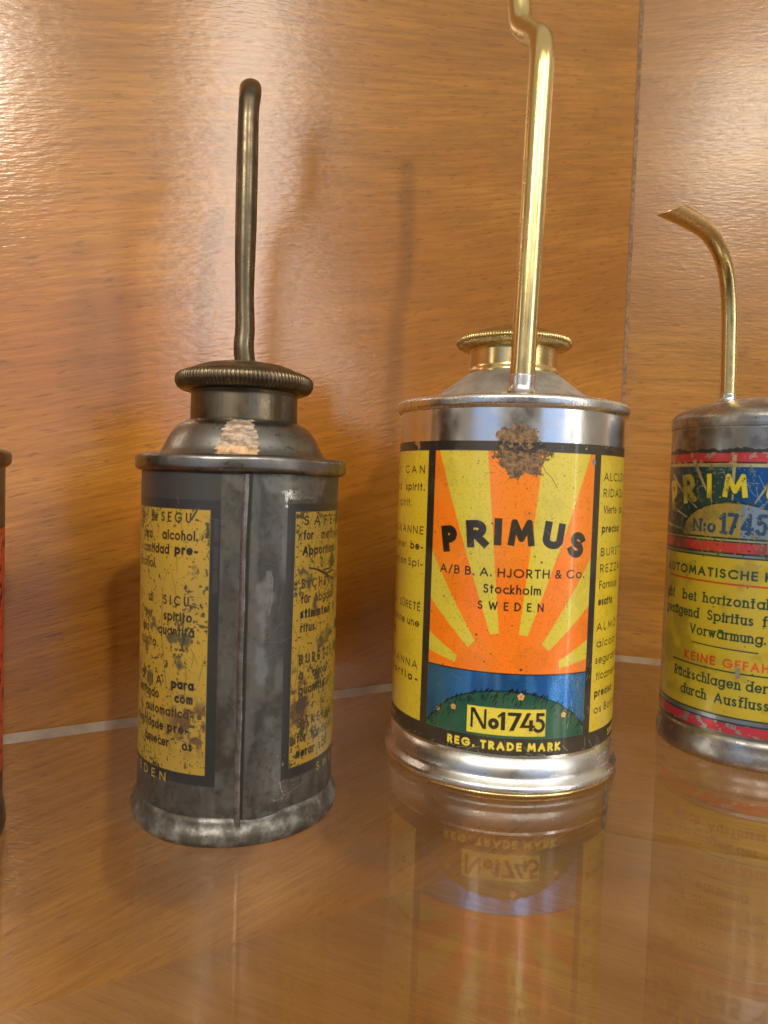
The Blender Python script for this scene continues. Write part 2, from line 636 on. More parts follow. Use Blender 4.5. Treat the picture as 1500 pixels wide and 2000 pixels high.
    def specks(self, n, s, z, size, col, met=0.0, rough=.6, jagged=True):
        for _ in range(n):
            x, y = self.rng.uniform(*s), self.rng.uniform(*z)
            r = size[0] + (size[1] - size[0]) * self.rng.random() ** 3
            k = self.rng.integers(5, 8)
            an = np.sort(self.rng.uniform(0, 2 * math.pi, k))
            self.poly([(x + r * self.rng.uniform(.5, 1.2) * math.cos(t), y + r * self.rng.uniform(.5, 1.2) * math.sin(t)) for t in an], col, met, rough)

    def scratches(self, n, s, z, ln, wd, col, met=1.0, rough=.3, alpha=.8, steep=False):
        for _ in range(n):
            x, y = self.rng.uniform(*s), self.rng.uniform(*z)
            a = self.rng.uniform(0, 2 * math.pi) if not steep else math.pi / 2 + self.rng.normal(0, .25)
            l = self.rng.uniform(*ln)
            b = self.rng.normal(0, .12)
            self.stroke([(x, y), (x + l * .5 * math.cos(a), y + l * .5 * math.sin(a)), (x + l * (.5 * math.cos(a) + .5 * math.cos(a + b)), y + l * (.5 * math.sin(a) + .5 * math.sin(a + b)))],
                        wd, col, met, rough, alpha=alpha)

    def images(self, name, gain=1.0):
        out = []
        self.c = self.c * gain
        for tag, rgb, space in (('colour', self.c, 'sRGB'), ('surface', np.stack([self.m, self.r, np.zeros_like(self.m)], -1), 'Non-Color')):
            im = bpy.data.images.new(name + '_' + tag, self.W, self.H, alpha=False, float_buffer=False)
            im.colorspace_settings.name = space
            px = np.ones((self.H, self.W, 4), np.float32)
            px[..., :3] = np.clip(rgb, 0, 1)
            im.pixels.foreach_set(px.ravel())
            im.update()
            im.pack()
            out.append(im)
        return out


# ------------------------------------------------------------------ materials
def new_mat(name):
    m = bpy.data.materials.new(name)
    m.use_nodes = True
    t = NT(m.node_tree)
    out = t.n('ShaderNodeOutputMaterial')
    p = t.n('ShaderNodeBsdfPrincipled')
    t.link(p.outputs[0], out.inputs[0])
    return m, t, p, out


def nz(t, vec, scale, detail=4, rough=.6, dist=0.0):
    nd = t.n('ShaderNodeTexNoise', ins={'Vector': vec, 'Scale': scale, 'Detail': detail, 'Roughness': rough, 'Distortion': dist})
    return nd.outputs[0]


def mapping(t, vec, scale=(1, 1, 1), rot=(0, 0, 0)):
    return t.n('ShaderNodeMapping', ins={'Vector': vec, 'Scale': scale, 'Rotation': rot}).outputs[0]


def wood(name, light, dark, grain=0.0, rough=.36, coat=1.0, axis='XZ', bend=0.15, grainy=1.0):
    """varnished mahogany-like veneer: short dark pores along the grain, broad figure, slightly pebbled varnish"""
    m, t, p, out = new_mat(name)
    tcn = t.n('ShaderNodeTexCoord')
    v = tcn.outputs['Object']
    # slow bend of the grain
    s3 = t.n('ShaderNodeSeparateXYZ', ins={0: v})
    low = nz(t, v, 5.0, 1, .5)
    shift_ = t.math('MULTIPLY', t.math('SUBTRACT', low, .5), bend * .12)
    if axis == 'XZ':
        v2 = t.n('ShaderNodeCombineXYZ', ins={0: s3.outputs[0], 1: s3.outputs[1], 2: t.math('ADD', s3.outputs[2], shift_)}).outputs[0]
        v2 = mapping(t, v2, rot=(0, grain, 0))
        sc_pore, sc_fig, sc_mid = (170, 40, 1500), (9, 9, 55), (28, 20, 330)
    else:
        v2 = t.n('ShaderNodeCombineXYZ', ins={0: s3.outputs[0], 1: t.math('ADD', s3.outputs[1], shift_), 2: s3.outputs[2]}).outputs[0]
        v2 = mapping(t, v2, rot=(0, 0, grain))
        sc_pore, sc_fig, sc_mid = (170, 1500, 40), (9, 55, 9), (28, 330, 20)
    fig = nz(t, mapping(t, v2, sc_fig), 1.0, 3, .55, .5)
    mid = nz(t, mapping(t, v2, sc_mid), 1.0, 3, .6)
    pore = nz(t, mapping(t, v2, sc_pore), 1.0, 3, .6)
    blot = nz(t, v, 16, 3, .5)
    fine = nz(t, mapping(t, v2, tuple(x * q for x, q in zip(sc_pore, (.22, .7, .6)))), 1.0, 2, .6)
    c = t.mix(t.smooth(fig, .25, .75), dark, light)
    c = t.mix(t.math('MULTIPLY', t.smooth(blot, .35, .7), .32 * grainy), c, tuple(x * .62 for x in dark[:3]) + (1,))
    broad = nz(t, mapping(t, v2, (5, 5, 13) if axis == 'XZ' else (5, 13, 5)), 1.0, 2, .5, .4)
    c = t.mix(t.math('MULTIPLY', t.smooth(broad, .42, .64), .55 * grainy), c, (dark[0] * .78, dark[1] * .66, dark[2] * .6, 1))
    c = t.mix(t.math('MULTIPLY', t.smooth(mid, .42, .75), .32 * grainy), c, tuple(x * .62 for x in dark[:3]) + (1,))
    c = t.mix(t.math('MULTIPLY', t.smooth(fine, .35, .65), .34 * grainy), c, tuple(x * .5 for x in dark[:3]) + (1,))
    c = t.mix(t.math('MULTIPLY', t.smooth(pore, .56, .68), .5 * grainy), c, tuple(x * .35 for x in dark[:3]) + (1,))
    t.link(c, p.inputs['Base Color'])
    peb = nz(t, mapping(t, v2, (260, 260, 1250) if axis == 'XZ' else (260, 1250, 260)), 1.0, 2, .5)
    hgt = t.math('ADD', t.math('MULTIPLY', pore, -.25), t.math('MULTIPLY', peb, 1.0))
    b1 = t.n('ShaderNodeBump', ins={'Strength': .36, 'Distance': .00018, 'Height': hgt})
    t.link(b1.outputs[0], p.inputs['Normal'])
    t.link(b1.outputs[0], p.inputs['Coat Normal'])
    rr = t.smooth(nz(t, v, 60, 3), .3, .7, rough - .06, rough + .08)
    t.link(rr, p.inputs['Roughness'])
    p.inputs['Coat Weight'].default_value = coat
    p.inputs['Coat IOR'].default_value = 1.62
    p.inputs['Coat Roughness'].default_value = .19
    p.inputs['Specular IOR Level'].default_value = .12
    return m


def metal(name, col, rough=(.15, .32), tarnish=None, amount=.4, scale=220, brush=None, bump=.05, grime=None, edge=.5, metallic=1.0):
    m, t, p, out = new_mat(name)
    v = t.n('ShaderNodeTexCoord').outputs['Object']
    n1 = nz(t, v, scale, 5, .62)
    n2 = nz(t, v, scale * 4.2, 4, .65)
    base = (*col, 1)
    c = base
    if tarnish:
        c = t.mix(t.math('MULTIPLY', t.smooth(n1, edge - .14, edge + .14), amount), base, (*tarnish, 1))
    if grime:
        c = t.mix(t.math('MULTIPLY', t.smooth(n2, .58, .72), .7), c, (*grime, 1))
    if isinstance(c, tuple):
        p.inputs['Base Color'].default_value = c
    else:
        t.link(c, p.inputs['Base Color'])
    t.link(t.smooth(n1, .3, .7, rough[0], rough[1]), p.inputs['Roughness'])
    p.inputs['Metallic'].default_value = metallic
    if brush:
        n3 = nz(t, mapping(t, v, brush), 1.0, 2, .5)
        h = t.math('ADD', n3, t.math('MULTIPLY', n1, .8))
    else:
        h = t.math('ADD', n1, t.math('MULTIPLY', n2, .4))
    b = t.n('ShaderNodeBump', ins={'Strength': bump, 'Distance': .0004, 'Height': h})
    t.link(b.outputs[0], p.inputs['Normal'])
    return m


def printed(name, pr, coat=.5, coat_rough=.08, bump=.04, spec=.5, gain=1.0):
    m, t, p, out = new_mat(name)
    ci, si = pr.images(name, gain)
    uv = t.n('ShaderNodeUVMap', uv_map='UVMap').outputs[0]
    a = t.n('ShaderNodeTexImage', image=ci, extension='EXTEND', interpolation='Cubic', ins={0: uv})
    b = t.n('ShaderNodeTexImage', image=si, extension='EXTEND', ins={0: uv})
    sp = t.n('ShaderNodeSeparateColor', ins={0: b.outputs[0]})
    t.link(a.outputs[0], p.inputs['Base Color'])
    t.link(sp.outputs[0], p.inputs['Metallic'])
    v = t.n('ShaderNodeTexCoord').outputs['Object']
    n1 = nz(t, v, 420, 4)
    rr = t.math('ADD', sp.outputs[1], t.math('MULTIPLY', t.math('SUBTRACT', n1, .5), .12), clamp=True)
    t.link(rr, p.inputs['Roughness'])
    p.inputs['Specular IOR Level'].default_value = spec
    p.inputs['Coat Weight'].default_value = coat
    p.inputs['Coat Roughness'].default_value = coat_rough
    bp = t.n('ShaderNodeBump', ins={'Strength': bump, 'Distance': .0003, 'Height': t.math('ADD', nz(t, v, 160, 3), t.math('MULTIPLY', sp.outputs[1], .3))})
    t.link(bp.outputs[0], p.inputs['Normal'])
    return m


def thin_glass(name, top=True):
    m, t, p, out = new_mat(name)
    t.t.nodes.remove(p)
    geo = t.n('ShaderNodeNewGeometry')
    dp = t.n('ShaderNodeVectorMath', operation='DOT_PRODUCT', ins={0: geo.outputs['Incoming'], 1: geo.outputs['Normal']})
    c = t.math('ABSOLUTE', dp.outputs['Value'])
    sch = t.math('ADD', .036, t.math('MULTIPLY', t.math('POWER', t.math('SUBTRACT', 1.0, c, clamp=True), 4.7), .95), clamp=True)
    v = t.n('ShaderNodeTexCoord').outputs['Object']
    smear = t.smooth(nz(t, mapping(t, v, (1, .6, 1)), 35, 4, .6), .35, .75, .004, .014)
    gl = t.n('ShaderNodeBsdfGlossy', ins={'Color': (1, 1, 1, 1), 'Roughness': smear})
    tr = t.n('ShaderNodeBsdfTransparent', ins={0: (.965, .975, .965, 1)})
    mx = t.n('ShaderNodeMixShader', ins={0: sch})
    t.link(tr.outputs[0], mx.inputs[1])
    t.link(gl.outputs[0], mx.inputs[2])
    if not top:
        t.link(tr.outputs[0], out.inputs[0])
        return m
    # a thin film of dust on the top
    df = t.n('ShaderNodeBsdfDiffuse', ins={0: (.62, .6, .56, 1)})
    dust = t.math('ADD', t.math('MULTIPLY', t.smooth(nz(t, v, 1100, 3, .7), .64, .76), .16), t.smooth(nz(t, v, 28, 4), .4, .8, .012, .06))
    mx2 = t.n('ShaderNodeMixShader', ins={0: dust})
    t.link(mx.outputs[0], mx2.inputs[1])
    t.link(df.outputs[0], mx2.inputs[2])
    t.link(mx2.outputs[0], out.inputs[0])
    return m


def plain(name, col, rough=.6, scale=200, var=.35, metallic=0.0, bump=.15):
    m, t, p, out = new_mat(name)
    v = t.n('ShaderNodeTexCoord').outputs['Object']
    n1 = nz(t, v, scale, 5, .65)
    t.link(t.mix(t.smooth(n1, .3, .7), tuple(x * (1 - var) for x in col) + (1,), tuple(min(1, x * (1 + var)) for x in col) + (1,)), p.inputs['Base Color'])
    p.inputs['Roughness'].default_value = rough
    p.inputs['Metallic'].default_value = metallic
    b = t.n('ShaderNodeBump', ins={'Strength': bump, 'Distance': .0004, 'Height': n1})
    t.link(b.outputs[0], p.inputs['Normal'])
    return m


M_WALL = wood('varnished_veneer', (.53, .228, .028), (.39, .153, .016), grain=math.radians(15), grainy=1.25)
M_WALL2 = wood('varnished_veneer_level', (.56, .262, .038), (.44, .185, .024), grain=math.radians(-2), grainy=1.25, bend=.1)
M_BOARD = wood('base_veneer', (.48, .235, .066), (.34, .152, .034), grain=math.radians(24), axis='XY', grainy=.6)
M_GLASS = thin_glass('clear_glass')
M_GLASS2 = thin_glass('clear_glass_underside', False)
M_EDGE = plain('ground_glass_edge', (.60, .60, .54), .3, 90, .28, bump=.05)
M_EDGE.node_tree.nodes['Principled BSDF'].inputs['Alpha'].default_value = .6
M_GAP = plain('dusty_joint', (.25, .145, .075), .8, 700, .45, bump=.4)
M_TIN = metal('bright_tin', (.86, .86, .855), (.14, .26), (.62, .61, .59), .4, 260, (40, 40, 1200), .012)
M_TINSH = metal('dull_bright_tin', (.58, .57, .55), (.36, .52), (.30, .285, .265), .7, 260, None, .08, metallic=.75)
M_TINRIM = metal('bright_tin_rim', (.84, .84, .835), (.18, .34), (.48, .47, .45), .45, 420, None, .16, (.22, .2, .18))
M_TINFOOT = metal('tin_foot', (.74, .745, .75), (.24, .36), (.56, .55, .53), .5, 300, None, .05)
M_BRASS = metal('polished_brass', (.70, .54, .245), (.18, .32), (.52, .41, .20), .35, 130, None, .012)
M_BRASSCAP = metal('worn_brass', (.62, .47, .20), (.22, .36), (.36, .26, .12), .5, 300, None, .06)
M_OLDBRASS = metal('dark_brass', (.17, .13, .08), (.28, .46), (.07, .055, .038), .7, 230, None, .14, (.05, .04, .03))
M_OLDSPOUT = metal('blackened_brass', (.15, .118, .075), (.24, .42), (.06, .048, .034), .7, 210, None, .08)
M_OLDNECK = metal('dark_brass_neck', (.16, .13, .085), (.26, .45), (.09, .075, .055), .75, 190, (900, 900, 30), .15)
M_DARKTIN = metal('tarnished_tin', (.25, .245, .235), (.26, .44), (.12, .115, .105), .75, 160, None, .12, (.035, .033, .03))
M_DULLTIN = metal('dull_tin', (.50, .49, .47), (.26, .44), (.22, .21, .195), .7, 240, None, .14, (.11, .10, .09))
M_OLDBASE = metal('corroded_tin', (.235, .232, .222), (.40, .64), (.07, .062, .05), .95, 260, None, .45, (.05, .042, .03), metallic=.7, edge=.44)
M_SEAM = metal('seam_tin', (.34, .33, .315), (.32, .5), (.10, .092, .082), .8, 300, None, .3, (.04, .035, .03))


# ------------------------------------------------------------------ the show-case: veneer panels, base board, glass shelf
CORNER = Vector((3.43, 10.74))
D1 = Vector((math.cos(math.radians(30.4)), math.sin(math.radians(30.4))))
D2 = Vector((math.cos(math.radians(-18)), math.sin(math.radians(-18))))
Z_BASE = -2.72


def panel(name, p, q, z0, z1, thick, mat, kind='structure'):
    """upright board whose front face runs p -> q; its own X axis lies along the board"""
    d = Vector(q) - Vector(p)
    L = d.length
    bm = bmesh.new()
    vs = [bm.verts.new((x * U, y * U, z * U)) for x in (0, L) for y in (0, thick) for z in (z0, z1)]
    for f in ((0, 4, 5, 1), (2, 3, 7, 6), (0, 1, 3, 2), (4, 6, 7, 5), (1, 5, 7, 3), (0, 2, 6, 4)):
        bm.faces.new([vs[i] for i in f])
    o = link_mesh(name, bm, mat, smooth=False, recalc=True)
    o.location = (p[0] * U, p[1] * U, 0)
    o.rotation_euler = (0, 0, math.atan2(d.y, d.x))
    o['kind'] = kind
    return o


PL = CORNER - D1 * 16
PR = CORNER + D2 * 13
wl = panel('wall_left', PL, CORNER - D1 * .0, Z_BASE - .3, 15, .5, M_WALL)
GAPW = .085
RS = CORNER + D2 * GAPW
wr = panel('wall_right', RS + Vector((0, .12)), PR + Vector((0, .12)), Z_BASE - .3, 15, .5, M_WALL2)

bm = bmesh.new()
N2 = Vector((math.sin(math.radians(-18)), -math.cos(math.radians(-18))))
rng = random.Random(4)
rows = []
for k in range(120):
    z = Z_BASE + (15 - Z_BASE) * k / 119
    j = rng.uniform(-.003, .004)
    a = CORNER + Vector((.004, -.006 + rng.uniform(-.002, .002)))
    b = CORNER + D2 * (GAPW + j) + Vector((0, .10))
    mid = (a + b) / 2 + Vector((0, .06))
    rows.append([bm.verts.new((q.x * U, q.y * U, z * U)) for q in (a, mid, b)] + [bm.verts.new((q.x * U, (q.y + .3) * U, z * U)) for q in (b, a)])
for A_, B_ in zip(rows, rows[1:]):
    for i in range(5):
        i2 = (i + 1) % 5
        bm.faces.new((A_[i], A_[i2], B_[i2], B_[i]))
gap = link_mesh('joint_strip', bm, M_GAP, recalc=True)
gap['label'] = 'dusty grey brown joint strip running up the corner between the two wood panels'
gap['category'] = 'joint strip'

bm = bmesh.new()
outline = [PL, CORNER, PR, Vector((14, 0.5)), Vector((-11, 0.5))]
lo = [bm.verts.new((p.x * U, p.y * U, (Z_BASE - .3) * U)) for p in outline]
hi = [bm.verts.new((p.x * U, p.y * U, Z_BASE * U)) for p in outline]
bm.faces.new(hi)
bm.faces.new(lo)
for i in range(5):
    bm.faces.new((lo[i], lo[(i + 1) % 5], hi[(i + 1) % 5], hi[i]))
board = link_mesh('floor', bm, M_BOARD, smooth=False, recalc=True)
board['kind'] = 'structure'

# glass shelf: clear faces and a ground edge
GT = .10
nd1, nd2 = Vector((D1.y, -D1.x)), N2
gp = [CORNER - D1 * 14 + nd1 * .02, CORNER + Vector((0, -.03)), CORNER + D2 * 12 + nd2 * .02, Vector((12.5, 1.4)), Vector((-8.0, 1.4))]
shelf = thing('glass_shelf', 'clear glass shelf under the four oil cans in front of the wood panels', 'shelf', (0, 5.0, 0))
bm = bmesh.new()
top = [bm.verts.new((p.x * U, p.y * U, 0)) for p in gp]
bot = [bm.verts.new((p.x * U, p.y * U, -GT * U)) for p in gp]
bm.faces.new(list(reversed(top)))
bm.faces.new(bot)
bmesh.ops.recalc_face_normals(bm, faces=bm.faces)
pane = link_mesh('pane', shift(bm, shelf), M_GLASS, shelf, smooth=False)
pane.data.materials.append(M_GLASS2)
for pf in pane.data.polygons:
    if pf.normal.z < 0 or pf.center.z < -.001 * U:
        pf.material_index = 1
bm = bmesh.new()
top = [bm.verts.new((p.x * U, p.y * U, -.002 * U)) for p in gp]
bot = [bm.verts.new((p.x * U, p.y * U, -(GT - .002) * U)) for p in gp]
for i in range(5):
    bm.faces.new((top[i], top[(i + 1) % 5], bot[(i + 1) % 5], bot[i]))
link_mesh('ground_edge', shift(bm, shelf), M_EDGE, shelf, smooth=False)


# ------------------------------------------------------------------ printing: the large bright can
BLACK, YEL, ORA = (27, 23, 19), (212, 186, 44), (240, 122, 22)


def print_bright():
    p = Print(-math.pi, math.pi, .325, 2.815, 340, BLACK, 0.0, .46, 3)
    p.rect(-2.35, -.882, .462, 2.736, YEL, .10, .30)
    p.rect(.650, 2.10, .462, 2.736, YEL, .10, .30)
    p.rect(-.804, .576, .47, 2.735, ORA, .12, .30)
    rays = [[(-.761, 2.735), (-.335, 2.735), (-.195, 1.297), (-.264, 1.284)],
            [(-.804, 1.908), (-.383, 1.222), (-.44, 1.165), (-.804, 1.522)],
            [(-.804, 1.243), (-.529, 1.085), (-.545, 1.026), (-.804, 1.088)]]
    for r in rays:
        p.poly(r, (208, 190, 60), .12, .30)
        p.poly([(-.234 - a if abs(a + .804) > .01 else .576, b) for a, b in reversed(r)], (208, 190, 60), .12, .30)
    # lake, hill and grass
    p.rect(-.804, .576, .47, .978, (74, 150, 226), .8, .26)
    sh = p.noise(.5, 3, 2, .2)
    S, Zz = p.grid()
    lake = (S > -.804) & (S < .576) & (Zz > .47) & (Zz < .978)
    p.where(lake * np.clip((sh - .45) * 2, 0, .5), (24, 84, 158))
    p.stroke([(-.804, .978), (.576, .978)], .008, (40, 30, 40))
    hill = [(-.804, .47), (-.804, .50), (-.75, .55), (-.693, .605), (-.61, .70), (-.516, .755), (-.43, .79), (-.353, .812), (-.212, .836), (-.073, .838), (.06, .828), (.141, .806), (.296, .751), (.435, .667), (.52, .59), (.576, .53), (.576, .47)]
    p.poly(hill, (30, 84, 66), .3, .34)
    p.stroke(hill[1:-1], .008, (14, 34, 28))
    r = p.rng
    hx, hy = [q[0] for q in hill[1:-1]], [q[1] for q in hill[1:-1]]
    for _ in range(150):
        x = r.uniform(-.78, .56)
        y = float(np.interp(x, hx, hy)) - r.random() ** 2 * .13
        a = r.uniform(.3, 1.0)
        l = r.uniform(.012, .03)
        p.stroke([(x, y), (x + l * math.cos(a) * .6, y + l)], .007, (10, 22, 18))
    p.rect(-.804, .576, .462, .478, (30, 84, 66))
    for x, y, q in ((-.69, .621, .021), (-.543, .663, .024), (-.002, .800, .029), (.363, .649, .023)):
        for k in range(5):
            a = math.radians(90 + 72 * k)
            p.ellipse(x + q * .62 * math.cos(a), y + q * .62 * math.sin(a), q * .62, q * .62, (40, 20, 14))
        for k in range(5):
            a = math.radians(90 + 72 * k)
            p.ellipse(x + q * .6 * math.cos(a), y + q * .6 * math.sin(a), q * .47, q * .47, (214, 180, 112))
        p.ellipse(x, y, q * .33, q * .33, (196, 70, 30))
        p.ellipse(x, y, q * .18, q * .18, (240, 200, 40))
        p.stroke([(x, y - q), (x + .004, y - q * 2.0)], .008, (14, 34, 22))
    # number plate
    p.rect(-.424, .207, .482, .700, (222, 204, 64), .1, .3)
    K = (22, 18, 15)
    for x0, x1 in ((-.392, 0), (-.284, 0)):
        p.rect(x0, x0 + .018, .524, .680, K)
    p.poly([(-.392, .684), (-.362, .684), (-.266, .524), (-.292, .520)], K)
    p.glyph('o', -.250, .528, .115, .26, K, .95)
    p.poly([(-.118, .526), (-.150, .526), (-.150, .638), (-.176, .622), (-.176, .640), (-.142, .672), (-.118, .672)], K)
    p.poly([(-.098, .672), (.008, .672), (.008, .655), (-.050, .526), (-.084, .526), (-.030, .645), (-.098, .645)], K)
    p.poly([(.052, .672), (.086, .672), (.036, .574), (.072, .574), (.072, .615), (.102, .615), (.102, .574), (.118, .574), (.118, .552), (.102, .552), (.102, .526), (.072, .526), (.072, .552), (-.004, .552)], K)
    p.poly([(.128, .672), (.196, .672), (.196, .646), (.152, .646), (.149, .618), (.128, .600)], K)
    p.stroke(_arc(.150, .570, .040, .044, 100, -135), .026, K)
    # arched title
    for ch, x, z, h, wd, rot, wt in (('P', -.690, 1.908, .212, .150, .16, .29), ('R', -.487, 1.960, .218, .195, .09, .28), ('I', -.262, 1.994, .213, .060, .0, .28),
                                     ('M', -.155, 1.997, .208, .212, 0, .25), ('U', .100, 1.992, .212, .190, -.14, .28), ('S', .312, 1.938, .206, .165, -.30, .27)):
        nat = (GLYPH[ch][0] * (1 - wt) + wt) * h
        p.glyph(ch, x, z, h, wt, K, 1 if ch == 'I' else wd / nat, rot)
    p.text('A/B B. A. HJORTH & Co.', -.716, .512, 1.744, .070, .15, K)
    p.text('Stockholm', -.330, .122, 1.612, .072, .15, K)
    p.text('SWEDEN', -.370, .150, 1.480, .068, .15, K, sxr=(.72, 1.0))
    p.text('REG. TRADE MARK', -.590, .350, .362, .070, .27, (226, 206, 66), sxr=(.7, 1.25))
    # side panels
    n, b = .13, .20
    for txt, x0, x1, z, wt in (('CAN', -1.258, -.924, 2.544, n), ('SAFETY', -2.2, -1.40, 2.544, n), ('for methylated', -2.22, -1.36, 2.398, n), ('spirit.', -1.235, -.918, 2.397, .17), ('Apportions', -2.2, -1.5, 2.262, b), ('spirit.', -1.40, -1.11, 2.262, n),
                               ('SICHERHEITSKANNE', -2.25, -.917, 2.031, n), ('einer', -1.44, -1.19, 1.897, n), ('für Abgabe', -2.2, -1.55, 1.897, n), ('be-', -1.105, -.915, 1.897, b), ('stimmten Portion', -2.24, -1.17, 1.752, .18), ('Spi-', -1.135, -.914, 1.752, .15), ('ritus.', -2.24, -1.95, 1.62, b),
                               ('SÛRETÉ', -1.290, -.922, 1.383, n), ('BURETTE de', -2.22, -1.4, 1.383, n), ('donne une', -1.50, -.930, 1.245, .15), ('quantité fixe.', -2.22, -1.40, 1.12, b), ('SÄKERHETSKANNA', -2.24, -.935, .887, n), ('nerar apportio-', -2.2, -.928, .775, b),
                               ('ALCUZADE', .698, 1.35, 2.528, n), ('RIDADpara', .701, 1.42, 2.396, n), ('Vierte', .716, .955, 2.261, n), ('automa-', 1.03, 1.4, 2.261, n), ('precisa', .703, 1.04, 2.104, b), ('BURETTADI', .700, 1.45, 1.913, n), ('REZZA per', .702, 1.42, 1.778, n),
                               ('Fornisce', .702, 1.06, 1.643, n), ('esatta', .698, .950, 1.507, b), ('ALMOTOLIA', .690, 1.55, 1.295, n), ('alcool de', .700, 1.33, 1.158, n), ('segurança', .695, 1.20, 1.022, n), ('ticamente', .712, 1.22, .886, n), ('precisa', .703, 1.04, .744, b), ('os Bocais', .704, 1.24, .605, n)):
        p.text(txt, x0, x1, z, .068, wt, (34, 28, 14))
    p.text('SWEDEN', -1.75, -1.33, .362, .060, .16, (216, 196, 66))
    p.text('SWEDEN', .985, 1.42, .360, .062, .20, (216, 196, 66))
    # wear: pits, rubbed spots, scratches
    p.specks(150, (-1.5, 1.2), (.45, 2.75), (.003, .0085), (52, 36, 14))
    p.specks(24, (-.8, .56), (1.0, 2.7), (.006, .013), (46, 32, 16))
    p.specks(40, (.2, 1.2), (2.70, 2.815), (.004, .012), (200, 198, 190), 1.0, .3)
    p.ellipse(.565, 2.675, .020, .030, (190, 190, 186), .9, .35)
    p.poly([(-1.06, 2.815), (-1.10, 2.80), (-1.035, 2.77), (-1.03, 2.735), (-1.00, 2.76), (-1.01, 2.815)], (200, 196, 186), 1, .3)
    p.scratches(26, (.40, .68), (.5, 1.1), (.02, .10), .005, (205, 205, 200), 1, .3, .8, True)
    p.scratches(14, (-.5, .5), (1.5, 2.3), (.05, .25), .004, (225, 205, 150), .6, .3, .45)
    p.scratches(18, (-1.3, 1.1), (.35, 2.8), (.02, .08), .004, (210, 205, 190), .9, .3, .6)
    p.stroke([(.08, 2.66), (.12, 2.58), (.17, 2.54), (.22, 2.46)], .006, (70, 60, 34), 0, .5, alpha=.7)
    p.scratches(30, (-1.3, 1.1), (.325, .36), (.02, .09), .006, (190, 188, 180), 1, .3, .8)
    dirt = p.noise(.25, 9, 4)
    p.where(np.clip((dirt - .62) * .8, 0, .07), (96, 70, 26))
    fade = p.noise(.6, 14, 4)
    p.where(np.clip((fade - .45) * .8, 0, .14), (206, 186, 120))
    p.scratches(60, (-1.3, 1.1), (.35, 2.8), (.02, .16), .0035, (206, 190, 140), .6, .35, .45)
    p.scratches(30, (-1.3, 1.1), (.35, 2.8), (.02, .10), .0035, (70, 52, 24), 0, .5, .4)
    fine = p.noise(.012, 10, 2)
    p.where(np.clip((fine - .72) * 1.2, 0, .2), (110, 80, 30))
    return p


